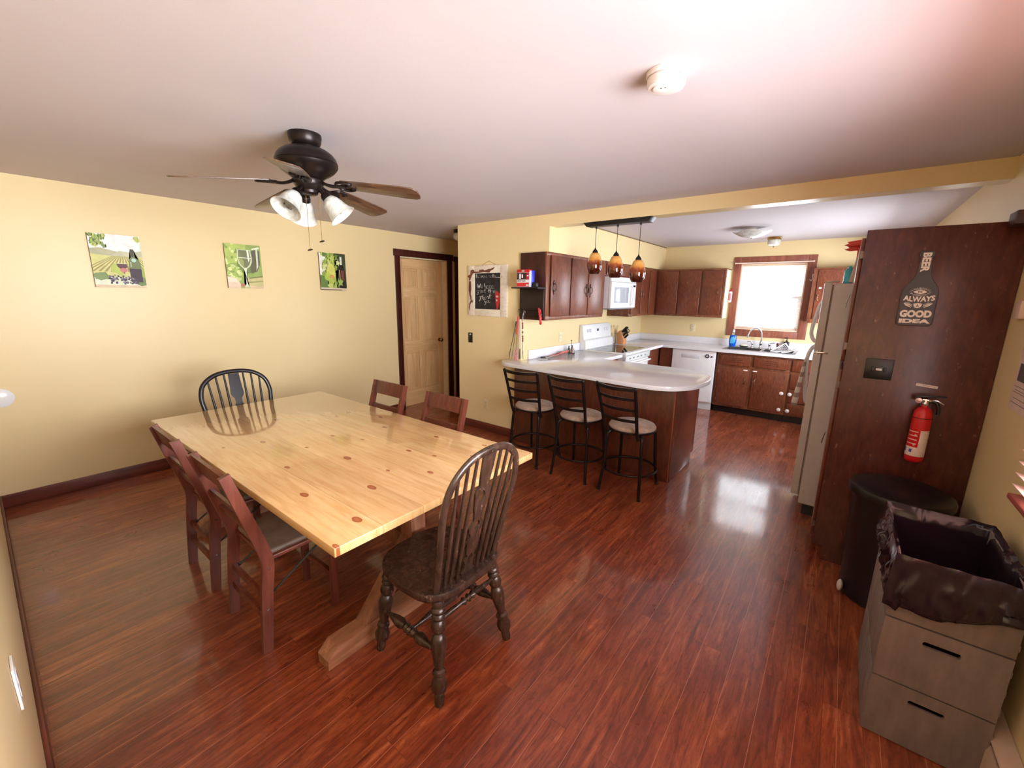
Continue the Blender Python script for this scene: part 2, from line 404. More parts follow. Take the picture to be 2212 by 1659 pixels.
# kitchen window
def window(name, axis, pos, a0, a1, z0, z1, cw, sign, mat, frame_w=0.045, slat_pitch=0.026, casing_on=True):
    """pos: inside wall face; sign: +1 outside is in + direction"""
    def bx(g, s0, s1, d0, d1, za, zb, bev=0.0):
        d0, d1 = pos+sign*d0, pos+sign*d1
        if axis == 'y': g.box(s0, s1, d0, d1, za, zb, bev)
        else: g.box(d0, d1, s0, s1, za, zb, bev)
    w = G()
    if casing_on:
        bx(w, a0-cw, a0, -0.018, -0.001, z0-cw, z1+cw, 0.003); bx(w, a1, a1+cw, -0.018, -0.001, z0-cw, z1+cw, 0.003)
        bx(w, a0, a1, -0.018, -0.001, z1, z1+cw, 0.003); bx(w, a0, a1, -0.018, -0.001, z0-cw, z0, 0.003)
    else:
        bx(w, a0, a1, 0.0, 0.10, z0-0.012, z0)
    o = st(w.done(name, mat))
    j = G()
    bx(j, a0, a0+0.014, 0.0, 0.115, z0, z1); bx(j, a1-0.014, a1, 0.0, 0.115, z0, z1); bx(j, a0+0.014, a1-0.014, 0, 0.115, z1-0.014, z1); bx(j, a0+0.014, a1-0.014, 0, 0.115, z0, z0+0.014)
    j.done('window_jamb', plain((236, 214, 190), 0.5), o)
    f = G(); zm = (z0+z1)/2
    for (za, zb, d) in ((z0+0.014, zm+0.018, 0.060), (zm-0.018, z1-0.014, 0.085)):
        bx(f, a0+0.014, a0+0.014+frame_w, d, d+0.024, za, zb); bx(f, a1-0.014-frame_w, a1-0.014, d, d+0.024, za, zb)
        bx(f, a0+0.014+frame_w, a1-0.014-frame_w, d, d+0.024, zb-0.036, zb); bx(f, a0+0.014+frame_w, a1-0.014-frame_w, d, d+0.024, za, za+0.036)
    f.done('window_frame', M_WHITE, o)
    p = G(); bx(p, a0+0.05, a1-0.05, 0.070, 0.073, z0+0.045, zm); bx(p, a0+0.05, a1-0.05, 0.095, 0.098, zm, z1-0.045)
    p.done('window_pane', M_PANE, o, smooth=False)
    return o
window('window_1', 'y', YD, 3.47, 4.275, 1.165, 2.105, 0.10, +1, wood('window_casing_stain', (124, 66, 50), (166, 102, 80), 'z', 5, 0.4))
window('window_2', 'x', XR, 0.70, 2.70, 0.90, 2.12, 0.0, +1, plain((230, 225, 220), 0.4), casing_on=False)
window('window_3', 'x', XR, 5.25, 6.75, 0.95, 1.98, 0.08, +1, wood('side_window_casing', (96, 44, 32), (146, 84, 62), 'z', 5, 0.4))

# ================================================================== BLINDS
b1 = thing('window_blind', 'cream venetian blind lowered and open in the window over the kitchen sink', 'blind', (3.872, 7.635, 1.185))
n = 34
for k in range(n):
    z = 1.205+k*(0.865/(n-1))
    G().box(3.49, 4.255, 7.626, 7.651, z-0.0007, z+0.0007, rot=(math.radians(-14), 0, 0), piv=(3.87, 7.638, z)).done('slat', M_SLAT, b1, smooth=False)
G().box(3.488, 4.257, 7.618, 7.655, 2.074, 2.09, 0.003).done('head_rail', plain((226, 198, 168), 0.5), b1)
G().box(3.49, 4.255, 7.626, 7.651, 1.182, 1.196, 0.004).done('bottom_rail', plain((222, 190, 170), 0.5), b1)
for x in (3.56, 4.19):
    G().cyl((x, 7.624, 1.19), (x, 7.624, 2.08), 0.0012, seg=6).done('ladder_cord', plain((225, 215, 205)), b1)
tag(G().tube([(3.40, 7.56, 2.118), (4.335, 7.56, 2.118)], 0.0085, 12).ball((3.395, 7.56, 2.118), 0.012).ball((4.34, 7.56, 2.118), 0.012)
    .box(3.43, 3.445, 7.56, 7.586, 2.112, 2.124).box(4.295, 4.31, 7.56, 7.586, 2.112, 2.124).done('curtain_rod', plain((240, 214, 200), 0.35)),
    'pale curtain rod across the top of the kitchen window casing', 'curtain rod')
b2 = thing('window_blind', 'wide slat blind with pinkish ends on the right wall, cut by the right frame edge', 'blind', (5.355, 1.70, 0.9))
PINK = NT('pink_blind_slat'); PINK.base(C4((238, 198, 186))); PINK.pr(0.4); PINK = PINK.m
for k in range(26):
    z = 0.960+k*0.0445
    G().box(5.327, 5.375, 0.62, 2.775, z-0.0015, z+0.0015, rot=(0, math.radians(8), 0), piv=(5.351, 1.7, z)).done('slat', PINK, b2, smooth=False)
G().box(5.325, 5.377, 0.615, 2.785, 0.905, 0.925, 0.004).done('bottom_rail', plain((176, 92, 84), 0.4), b2)
G().box(5.32, 5.382, 0.61, 2.79, 2.11, 2.15, 0.004).done('head_rail', PINK, b2)
for y in (0.9, 1.7, 2.55):
    G().box(5.350, 5.3515, y-0.006, y+0.006, 0.92, 2.12).done('ladder_tape', plain((236, 200, 190)), b2, smooth=False)

# ================================================================== DINING TABLE
KNOTS = [(0.18, 0.33, .018), (0.42, 0.18, .015), (0.62, 0.55, .020), (0.85, 0.86, .018), (1.02, 0.30, .022), (1.22, 0.62, .016),
         (1.32, 0.93, .020), (1.5, 0.22, .018), (1.62, 0.48, .026), (1.78, 0.76, .017), (1.86, 0.13, .024), (2.02, 0.36, .025), (2.1, 0.64, .018),
         (2.22, 0.16, .026), (2.12, 0.93, .017), (0.3, 0.75, .015), (0.7, 0.30, .014), (1.1, 1.05, .017), (0.52, 1.02, .016), (1.42, 0.70, .013), (1.72, 1.02, .017),
         (2.322, 0.014, .016), (0.95, 0.12, .013), (0.12, 0.98, .014), (1.92, 0.52, .012), (1.30, 0.42, .014), (0.80, 0.68, .012), (2.05, 1.10, .015), (1.95, 0.80, .013), (0.4, 0.5, .012)]
def pine_mat():
    t = NT('knotty_pine_boards'); co = t.coord()
    sx = t.n('ShaderNodeSeparateXYZ'); t.l(co, sx.inputs[0])
    X, Y = sx.outputs[0], sx.outputs[1]
    row = t.math('FLOOR', t.math('DIVIDE', Y, 0.197))
    cmb = t.n('ShaderNodeCombineXYZ'); t.l(X, cmb.inputs[0]); t.l(Y, cmb.inputs[1]); t.l(t.math('MULTIPLY', row, 3.7), cmb.inputs[2])
    mp = t.n('ShaderNodeMapping'); mp.inputs['Scale'].default_value = (0.10, 1, 1); t.l(cmb.outputs[0], mp.inputs[0])
    f1 = t.noise(mp.outputs[0], 40, 4, 0.6, 0.8); f2 = t.noise(mp.outputs[0], 7, 3, 0.5, 1.2)
    c = t.ramp(f1, [(0.35, C4((228, 180, 120))), (0.6, C4((243, 206, 150)))])
    c = t.mix(t.ramp(f2, [(0.42, (0, 0, 0, 1)), (0.7, (.55, .55, .55, 1))]), c, C4((222, 172, 112)))
    wn = t.n('ShaderNodeTexWhiteNoise', _noise_dimensions='1D'); t.l(row, wn.inputs['W'])
    c = t.mix(1.0, c, t.ramp(wn.outputs['Value'], [(0, (.93, .92, .90, 1)), (1, (1.06, 1.06, 1.06, 1))]), 'MULTIPLY')
    # seams between boards
    fr = t.math('FRACT', t.math('DIVIDE', Y, 0.197)); seam = t.math('LESS_THAN', fr, 0.012)
    c = t.mix(t.math('MULTIPLY', seam, 0.45), c, C4((150, 100, 52)))
    # knots
    wob = t.noise(co, 26, 2, 0.5)
    tot = None; ring = None
    for (kx, ky, kr) in KNOTS:
        dx = t.math('MULTIPLY', t.math('SUBTRACT', X, kx), 0.62/kr); dy = t.math('MULTIPLY', t.math('SUBTRACT', Y, ky), 1.25/kr)
        d = t.math('SQRT', t.math('ADD', t.math('MULTIPLY', dx, dx), t.math('MULTIPLY', dy, dy)))
        tot = d if tot is None else t.math('MINIMUM', tot, d)
    d = t.math('ADD', tot, t.math('MULTIPLY', wob, 0.5))
    c = t.mix(t.ramp(d, [(0.9, (.95, .95, .95, 1)), (1.3, (.75, .75, .75, 1)), (1.42, (.28, .28, .28, 1)), (1.9, (0, 0, 0, 1))]), c,
              t.ramp(d, [(0.3, C4((190, 110, 62))), (1.05, C4((158, 80, 42))), (1.3, C4((112, 50, 26)))]))
    t.base(c); t.pr(0.22, 0, Coat_Weight=0.9, Coat_Roughness=0.03, Specular_IOR_Level=0.5); return t.m
M_PINE = pine_mat()
TX0, TX1, TY0, TY1, TZ = 1.143, 3.478, 1.150, 2.338, 0.75
dt = thing('dining_table', 'long knotty pine trestle dining table with glossy top', 'table', (TX0, TY0, 0))
g = G(); g.box(TX0, TX1, TY0, TY1, TZ-0.036, TZ, 0.004)
g.done('tabletop', M_PINE, dt, 'glossy knotty pine tabletop')
M_TREST = wood('trestle_timber', (136, 86, 58), (196, 146, 112), 'y', 4, 0.5, 8)
M_TREST_D = wood('trestle_post_timber', (104, 60, 40), (168, 116, 88), 'z', 4, 0.5, 8)
for xc in (3.155, 1.50):
    h = 0.045
    # foot runs across under the table end, chamfered tips
    prof = [(1.226, 0), (2.26, 0), (2.26, 0.05), (2.215, 0.09), (1.275, 0.09), (1.226, 0.045)]
    G().prism(prof, lambda u, v, d, xc=xc: (xc+d, u, v), -h, h, 0.003).done('trestle_foot', M_TREST, dt)
    G().box(xc-h, xc+h, 1.695, 1.785, 0.09, 0.63, 0.003).done('post', M_TREST_D, dt)
    G().prism([(1.30, 0.63), (2.18, 0.63), (2.18, 0.665), (2.13, 0.713), (1.35, 0.713), (1.30, 0.665)], lambda u, v, d, xc=xc: (xc+d, u, v), -h, h, 0.003).done('top_bearer', M_TREST, dt)
    for s in (-1, 1):
        y = lambda d: 1.74+s*d
        G().prism([(y(0.045), 0.42), (y(0.33), 0.09), (y(0.22), 0.09), (y(0.045), 0.30)][::s], lambda u, v, d, xc=xc: (xc+d, u, v), -0.038, 0.038, 0.002).done('brace', M_TREST_D, dt)
G().box(1.545, 3.11, 1.72, 1.76, 0.30, 0.39, 0.003).done('stretcher_beam', M_TREST_D, dt)

# ================================================================== FOLDING CHAIRS
M_FCH = wood('cherry_folding_chair', (88, 42, 32), (132, 70, 52), 'z', 5, 0.32)
M_FSEAT = NT('taupe_seat_vinyl'); _v = M_FSEAT.coord(); M_FSEAT.base(M_FSEAT.ramp(M_FSEAT.noise(_v, 9, 3), [(0.3, C4((98, 80, 70))), (0.7, C4((136, 116, 102)))])); M_FSEAT.bump(M_FSEAT.noise(_v, 160, 2), 0.1, 0.002); M_FSEAT = M_FSEAT.pr(0.5)
def folding_chair():
    c = thing('folding_chair', 'x', 'chair')
    spine = smooth_path([(0, 0.0, 0.0), (0, 0.012, 0.15), (0, 0.028, 0.32), (0, 0.040, 0.42), (0, 0.030, 0.50), (0, -0.030, 0.71), (0, -0.080, 0.887)], 5)
    for s in (-1, 1):
        rings = []
        for i, p in enumerate(spine):
            d = (spine[min(i+1, len(spine)-1)]-spine[max(i-1, 0)]).normalized()
            nrm = Vector((0, d.z, -d.y)); w = 0.021+0.004*math.sin(PI*min(1, p.z/0.85)); x = s*0.193
            rings.append([p+nrm*w+Vector((x+0.011, 0, 0)), p+nrm*w+Vector((x-0.011, 0, 0)), p-nrm*w+Vector((x-0.011, 0, 0)), p-nrm*w+Vector((x+0.011, 0, 0))])
        g = G().loft(rings); g.done('back_post', M_FCH, c, sharp=30)
    def rail(z0, z1, y0, y1, th, nm):
        G().prism([(y0-th/2, z0), (y0+th/2, z0), (y1+th/2, z1), (y1-th/2, z1)], lambda u, v, d: (d, u, v), -0.183, 0.183, 0.002).done(nm, M_FCH, c)
    rail(0.785, 0.886, -0.050, -0.080, 0.016, 'top_rail'); rail(0.665, 0.700, -0.018, -0.029, 0.015, 'back_rail'); rail(0.575, 0.605, 0.006, -0.001, 0.015, 'back_rail')
    rail(0.245, 0.275, 0.020, 0.022, 0.016, 'lower_stretcher'); rail(0.150, 0.180, 0.012, 0.014, 0.016, 'lower_stretcher')
    # seat: wood frame and padded top
    G().box(-0.178, 0.178, 0.045, 0.43, 0.425, 0.445, 0.006).done('seat_frame', M_FCH, c)
    g = G(); g.box(-0.172, 0.172, 0.05, 0.425, 0.446, 0.474, 0.016, 4); g.done('seat_pad', M_FSEAT, c, 'taupe padded seat')
    for s in (-1, 1):
        g = G(); x = s*0.155
        g.prism([(0.335, 0.0), (0.372, 0.0), (0.385, 0.424), (0.345, 0.424)], lambda u, v, d, x=x: (x+d, u, v), -0.011, 0.011, 0.002); g.done('front_leg', M_FCH, c)
        G().tube([(s*0.176, 0.045, 0.26), (s*0.176, 0.30, 0.415)], 0.0055, 8, flat=.5).ball((s*0.178, 0.045, 0.26), 0.010, (.5, 1, 1), 10).done('hinge_strut', M_BLACK, c, 'black metal folding strut')
    G().box(-0.146, 0.146, 0.345, 0.367, 0.16, 0.19, 0.003).done('front_stretcher', M_FCH, c)
    for s in (-1, 1):
        for z, y in ((0.41, 0.040), (0.21, 0.020)): G().lathe([(0.006, 0), (0.006, 0.0022), (0.0, 0.003)], (s*0.204, y, z), 10, (s, 0, 0)).done('bolt', M_STEEL, c)
    return c
fc = folding_chair()
FCG = 'four cherry folding dining chairs at the pine table'
spots = [((2.685, 1.108), 0, 'cherry folding chair on the left table side, the nearer of the two'),
         ((2.037, 1.108), 0, 'cherry folding chair on the left table side, the farther of the two'),
         ((1.845, 2.502), PI, 'folding chair across the table, the one closer to the pine door'),
         ((2.525, 2.502), PI, 'folding chair across the table, the one closer to the bar stools')]
for i, (xy, rz, lab) in enumerate(spots):
    o = fc if i == 0 else copy_tree(fc)
    o.location = (xy[0], xy[1], 0); o.rotation_euler = (0, 0, rz); o['label'] = lab; o['group'] = FCG

# ================================================================== WINDSOR CHAIRS
def windsor(name, label, mwood, ht, half, base_half, lean, splat_style, nsp, edge=None):
    """faces +Y, hoop back at -Y"""
    c = thing(name, label, 'chair')
    # seat outline: shield
    out = []
    for i in range(48):
        a = 2*PI*i/48; ca, sa = math.cos(a), math.sin(a)
        ex = 0.62; x = math.copysign(abs(ca)**ex, ca); y = math.copysign(abs(sa)**ex, sa)
        w = 0.235-0.022*y if True else 0
        out.append((x*w*(1.0-0.04*(y < 0)), y*0.222))
    rings = []
    def ring(sc, z, dy=0.0): return [(x*sc, y*sc+dy, z) for x, y in out]
    rings = [ring(0.93, 0.424), ring(0.985, 0.430), ring(1.0, 0.442), ring(1.0, 0.454), ring(0.985, 0.463), ring(0.93, 0.464), ring(0.80, 0.460), ring(0.6, 0.455), ring(0.3, 0.453), ring(0.05, 0.454)]
    G().loft(rings).done('seat', mwood, c, 'saddled plank seat', sharp=50)
    z0 = 0.455; L = ht-z0
    def bp(x, z): return Vector((x, -0.168-lean*((z-z0)/L)**1.0, z))
    hp = [(-base_half, z0-0.01), (-base_half-0.35*(half-base_half), z0+0.25*L), (-half*0.97, z0+0.5*L), (-half, z0+0.68*L), (-half*0.88, z0+0.85*L), (-half*0.52, z0+0.967*L), (0, ht)]
    hp = hp + [(-x, z) for x, z in hp[-2::-1]]
    path = smooth_path([bp(x, z) for x, z in hp], 6)
    G().tube(path, 0.0165, 12, flat=0.75, up=(0, 1, 0.3)).done('hoop', mwood, c)
    def hoop_z(x):
        best = 0
        for p in path:
            if abs(p.x-x) < 0.02 and p.z > best and p.z > z0+0.4*L: best = p.z
        return best
    # spindles fan out
    k = 0
    for s in (-1, 1):
        for j in range(nsp):
            xb = s*(0.060+j*(base_half-0.060-0.008)/nsp*1.0); xt = s*(0.068+j*(half-0.066)/(nsp+0.10))
            zt = hoop_z(xt)
            p0 = bp(xb, z0-0.005); p1 = bp(xt, zt-0.006)
            G().turned(p0, p1, [(0, .0085), (.08, .0090), (.3, .0108), (.5, .0096), (.8, .0076), (1, .0066)], 10).done('spindle', mwood, c)
    # pierced splat, left and right halves joined by bridges
    if splat_style == 0:
        half_w = [(0, .030), (.04, .034), (.055, .024), (.10, .020), (.14, .030), (.17, .018), (.22, .030), (.30, .034), (.37, .024), (.395, .036), (.43, .040), (.455, .030), (.48, .020), (.52, .022), (.58, .030), (.66, .036), (.72, .040), (.75, .034), (.76, .024), (.80, .026), (.88, .030), (1, .033)]
        holes = [(.10, .19, .010), (.40, .475, .013), (.63, .72, .011)]
    else:
        half_w = [(0, .018), (.10, .022), (.20, .034), (.32, .044), (.42, .042), (.50, .030), (.56, .020), (.62, .022), (.66, .036), (.70, .042), (.80, .038), (1, .034)]
        holes = [(.24, .44, .012)]
    def hw(t):
        for (a, b), (c2, d) in zip(half_w, half_w[1:]):
            if a <= t <= c2: return b+(d-b)*(t-a)/(c2-a)
        return half_w[-1][1]
    zt = ht-0.012
    def hole(t):
        for a, b, w in holes:
            if a < t < b: return w*math.sin(PI*(t-a)/(b-a))**0.7
        return 0.0
    g = G(); N = 110
    ths = 0.0045
    for s in (-1, 1):
        rows = []
        for i in range(N+1):
            t = i/N; z = z0-0.006+(zt-z0)*t; a = hole(t)*1.35; b = hw(t)*1.10; p = bp(0, z)
            rows.append([(s*a, p.y-ths, z), (s*b, p.y-ths, z), (s*b, p.y+ths, z), (s*a, p.y+ths, z)])
        g.loft(rows)
    g.done('splat', mwood, c, 'pierced carved splat' if splat_style == 0 else 'pierced vase-shaped splat', sharp=60)
    prof = [(0, .016), (.03, .019), (.06, .021), (.085, .018), (.095, .022), (.12, .024), (.145, .019), (.155, .021), (.18, .023), (.205, .017), (.22, .020), (.27, .0255), (.31, .021), (.33, .014), (.35, .020),
            (.40, .026), (.50, .0235), (.62, .017), (.66, .013), (.675, .021), (.70, .023), (.72, .017), (.735, .019), (.80, .0275), (.86, .024), (.885, .014), (.90, .017), (.97, .0165), (1, .015)]
    feet = {(-1, 1): (-0.200, 0.195), (1, 1): (0.200, 0.195), (-1, -1): (-0.216, -0.222), (1, -1): (0.216, -0.222)}
    top = {}
    for (sx, sy), (fx, fy) in feet.items():
        tp = Vector((sx*0.160, sy*0.150 if sy > 0 else -0.165, 0.430)); top[(sx, sy)] = tp
        G().turned(tp, (fx, fy, 0.0), [(a, b*1.22) for a, b in prof], 18).done('leg', mwood, c)
    def at(k, t): a = top[k]; b = Vector((*feet[k], 0)); return a+(b-a)*t
    sp = [(0, .008), (.12, .010), (.25, .021), (.33, .024), (.40, .014), (.44, .021), (.47, .016), (.50, .022), (.53, .016), (.56, .021), (.60, .014), (.67, .024), (.75, .021), (.88, .010), (1, .008)]
    mids = {}
    for s in (-1, 1):
        a = at((s, 1), .52); b = at((s, -1), .52); mids[s] = (a+b)/2
        G().turned(a, b, sp, 14).done('side_stretcher', mwood, c)
    G().turned(mids[-1], mids[1], [(0, .007), (.15, .010), (.3, .016), (.5, .013), (.7, .016), (.85, .010), (1, .007)], 12).done('cross_stretcher', mwood, c)
    G().turned(at((-1, -1), .22), at((1, -1), .22), [(0, .007), (.2, .012), (.38, .010), (.42, .018), (.47, .010), (.5, .019), (.53, .010), (.58, .018), (.62, .010), (.8, .012), (1, .007)], 12).done('rear_stretcher', mwood, c)
    return c
M_WIN = wood('worn_dark_oak', (40, 27, 20), (82, 58, 46), 'z', 6, 0.27, 6, wear=(140, 112, 94), spec=0.6)
M_WIN2 = wood('blue_black_paint', (14, 10, 15), (30, 22, 32), 'z', 6, 0.3, 6, spec=0.5)
wc = windsor('windsor_chair', 'worn brown hoop-back spindle chair with turned legs at the near table end', M_WIN, 1.045, 0.205, 0.172, 0.135, 0, 3)
wc.location = (3.465, 1.640, 0); wc.rotation_euler = (0, 0, PI/2)
wc2 = windsor('windsor_chair', 'blue-black hoop-back spindle chair at the far table end by the yellow wall', M_WIN2, 0.985, 0.245, 0.205, 0.135, 1, 3)
wc2.location = (1.235, 1.740, 0); wc2.rotation_euler = (0, 0, -PI/2)

# ================================================================== BAR STOOLS
M_SUEDE = NT('beige_suede'); _v = M_SUEDE.coord(); M_SUEDE.base(M_SUEDE.ramp(M_SUEDE.noise(_v, 7, 5, 0.6, 1.5), [(0.3, C4((138, 112, 94))), (0.55, C4((170, 144, 124))), (0.75, C4((190, 166, 146)))])); M_SUEDE = M_SUEDE.pr(0.9, Sheen_Weight=0.3)
def stool():
    c = thing('bar_stool', 'x', 'stool')
    G().lathe([(0.0, .592), (.10, .591), (.155, .586), (.183, .575), (.194, .560), (.190, .547), (.16, .543), (0, .543)][::-1], (0, 0, 0), 40).done('seat_cushion', M_SUEDE, c, 'round beige suede cushion')
    G().tube([(0.188*math.cos(2*PI*i/40), 0.188*math.sin(2*PI*i/40), .538) for i in range(40)], 0.009, 10, True).lathe([(.175, .532), (.175, .542)], seg=30).box(-.06, .06, -.06, .06, .505, .535, .01).done('seat_ring', M_BRONZE, c)
    for sx in (-1, 1):
        for sy in (-1, 1):
            p = smooth_path([(sx*.04, sy*.04, .522), (sx*.10, sy*.10, .524), (sx*.140, sy*.142, .508), (sx*.150, sy*.156, .45), (sx*.158, sy*.172, .25), (sx*.176, sy*.205, .012)], 5)
            lg = G().tube(p, 0.0128, 12).done('leg', M_BRONZE, c)
            G().lathe([(.0145, 0), (.015, .02), (.013, .022)], (sx*.177, sy*.206, 0), 12).done('foot_cap', M_BLACK, lg)
    G().tube([(0.222*math.cos(2*PI*i/48), 0.222*math.sin(2*PI*i/48), .190) for i in range(48)], 0.0098, 10, True).done('foot_ring', M_BRONZE, c)
    P = lambda s, z: Vector((s*(.150+.026*(z-.5)/.45), -.168-.125*((z-.5)/.45)**1.15 if z > .5 else -.168, z))
    for s in (-1, 1):
        pts = [P(s, z) for z in (.50, .56, .66, .76, .86, .935)]; pts[0] = Vector((s*.150, -.150, .495))
        G().tube(pts, 0.0135, 12).ball(pts[-1], .0145).done('back_post', M_BRONZE, c)
    for z in (.930, .845, .755, .660):
        a, b = P(-1, z), P(1, z); n = 14; top = z > .9; hh = .013 if top else .0115; rows = []
        for i in range(n+1):
            t = i/n; p = a.lerp(b, t); p.y -= .045*math.sin(PI*t)*1.0; p.z += (.0 if not top else -.004*math.sin(PI*t))
            th = .010 if top else .003
            rows.append([p+Vector((0, -th, -hh)), p+Vector((0, th, -hh)), p+Vector((0, th, hh)), p+Vector((0, -th, hh))])
        G().loft(rows).done('back_rail', M_BRONZE, c, sharp=60)
    return c
sto = stool()
for i, (x, lab) in enumerate([(3.475, 'dark metal bar stool with beige cushion at the rounded right end of the peninsula'),
                              (2.990, 'dark metal bar stool with beige cushion in the middle of the three at the peninsula'),
                              (2.475, 'dark metal bar stool with beige cushion beside the yellow chalkboard wall')]):
    o = sto if i == 0 else copy_tree(sto)
    o.location = (x, 3.805, 0); o['label'] = lab; o['group'] = 'three bar stools at the peninsula'
    
    for ch in o.children:      # the seats and backs swivel on their fixed legs
        if ch.name.startswith(('back_', 'seat_cushion')): ch.rotation_euler = (0, 0, (-0.17, -0.06, 0.09)[i])

# ================================================================== CEILING FAN
FX, FY = 2.47, 1.69
fan = thing('ceiling_fan', 'dark bronze ceiling fan with five brown blades and frosted glass lights', 'fan', (FX, FY, 2.4))
P = (FX, FY, 0)
G().lathe([(.078, 2.3995), (.079, 2.385), (.074, 2.360), (.062, 2.342), (.045, 2.336)], P, 32).done('canopy', M_BRONZE, fan)
G().lathe([(.042, 2.343), (.07, 2.340), (.085, 2.332), (.105, 2.324), (.128, 2.308), (.142, 2.290), (.148, 2.272), (.150, 2.266), (.147, 2.262), (.150, 2.257), (.146, 2.247), (.130, 2.228), (.108, 2.212), (.086, 2.200), (.075, 2.190), (.066, 2.186)], P, 40).done('motor_housing', M_BRONZE, fan)
G().lathe([(.060, 2.190), (.072, 2.184), (.073, 2.165), (.066, 2.155), (.060, 2.142), (.048, 2.132), (.046, 2.120), (.034, 2.112), (.0, 2.110)], P, 32).done('switch_housing', M_BRONZE, fan)
def blade_mat():
    t = NT('walnut_fan_blade'); v = t.coord((.12, 1, 1)); f = t.noise(v, 34, 6, 0.6, 1.6)
    t.base(t.ramp(f, [(0.35, C4((58, 38, 28))), (0.55, C4((92, 64, 46))), (0.7, C4((116, 84, 62)))])); return t.pr(0.35, Coat_Weight=.3)
M_BLADE = blade_mat()
bl = G(); out = [(.185, -.046), (.30, -.056), (.50, -.068), (.555, -.066), (.578, -.050), (.585, -.02), (.585, .02), (.578, .050), (.555, .066), (.50, .068), (.30, .056), (.185, .046), (.175, .03), (.175, -.03)]
bl.prism(out, lambda u, v, d: (u, v, d), -.003, .003, .001)
b0 = bl.done('blade', M_BLADE); b0.parent = fan
br = G()
br.tube(smooth_path([(.055, 0, .012), (.085, 0, -.006), (.12, 0, -.014), (.155, 0, -.012), (.20, 0, -.008)], 5), .008, 8, flat=1.6, up=(0, 1, 0))
for s in (-1, 1): br.tube(smooth_path([(.15, 0, -.009), (.165, s*.035, -.009), (.20, s*.045, -.008), (.235, s*.032, -.007), (.225, s*.018, -.007)], 5), .0075, 8)
br.lathe([(.009, -.004), (.009, .008)], (.205, 0.0, -.008), 10)
k0 = br.done('blade_bracket', M_BRONZE, b0)
for i in range(5):
    o = b0
    if i: o = copy_tree(b0, fan)
    o.location = (0, 0, 2.182-2.4); o.rotation_euler = Euler((math.radians(-11), math.radians(6.5), math.radians(-109.2+72*i)), 'XYZ')
M_FROST = NT('frosted_alabaster'); _v = M_FROST.coord(); M_FROST.base(M_FROST.ramp(M_FROST.noise(_v, 16, 4, 0.6, 1.5), [(0.35, C4((205, 202, 192))), (0.65, C4((248, 246, 240)))])); M_FROST = M_FROST.pr(0.22, Transmission_Weight=0.35, Subsurface_Weight=0.0)
for i, az in enumerate((-72, 48, 168)):
    a = math.radians(az); d = Vector((math.cos(a)*.62, math.sin(a)*.62, -.74)).normalized()
    base = Vector((FX, FY, 2.150))+Vector((math.cos(a), math.sin(a), 0))*.045
    neck = base+d*.045
    G().tube([(FX+math.cos(a)*.03, FY+math.sin(a)*.03, 2.135), base, neck], .013, 10).lathe([(.020, .0), (.026, .012), (.028, .034), (.024, .036)], neck-d*.005, 18, d).done('lamp_arm', M_BRONZE, fan)
    s0 = neck+d*.020
    prof = [(.024, 0), (.034, .010), (.044, .028), (.050, .050), (.055, .075), (.064, .098), (.074, .112)]
    sh = G().lathe(prof+[(r-.003, h) for r, h in prof[::-1]], s0, 32, d, cap=False).done('lamp_shade', M_FROST, fan, 'frosted bell glass shade')
    bb = G(); bb.lathe([(.010, .0), (.012, .02), (.022, .045), (.027, .065), (.022, .085), (.0, .094)], s0+d*.004, 18, d)
    bb.done('light_bulb', M_GLASS, sh, 'clear bulb')
for (x, y, zb, nm) in ((2.460, 1.676, 1.838, 0), (2.525, 1.710, 1.880, 1)):
    ch = G().cyl((x, y, 2.12), (x, y, zb+.004), .0014, seg=6); c_ = ch.done('pull_chain', M_BRASS, fan)
    G().lathe([(0, -.003), (.012, -.002), (.0135, 0), (.012, .002), (0, .003)], (x, y, zb), 18, (-.25, -.2, 1)).done('chain_fob', M_BRONZE, c_)
# ================================================================== SMOKE ALARM
sm = thing('smoke_alarm', 'round white smoke alarm on the ceiling', 'smoke alarm', (4.137, 2.163, 2.4))
SP = (4.137, 2.163, 0)
M_SM = plain((232, 222, 218), 0.45, 0, 0.02)
G().lathe([(.071, 2.3995), (.071, 2.389), (.068, 2.385), (.060, 2.384), (.060, 2.380)], SP, 40).done('base_plate', M_SM, sm)
G().lathe([(.062, 2.382), (.066, 2.380), (.066, 2.360), (.062, 2.352), (.055, 2.350), (.0, 2.3495)], SP, 40).done('housing', M_SM, sm)
G().lathe([(.030, 0), (.030, -.004), (.026, -.0055), (0, -.006)], (SP[0]-.012, SP[1]-.012, 2.350), 28).done('test_button', plain((240, 234, 230), .4), sm)
g = G()
for k in range(2):
    zz = 2.366+k*.006
    g.tube([(SP[0]+.0665*math.cos(a), SP[1]+.0665*math.sin(a), zz) for a in [math.radians(-40+i*8) for i in range(6)]], .0008, 6)
g.ball((SP[0]-.008, SP[1]-.024, 2.3438), .0035, (1, 1, .4), 10).ball((SP[0]+.006, SP[1]-.02, 2.3438), .0035, (1, 1, .4), 10)
g.done('vent_slots', plain((120, 100, 96), .6), sm)

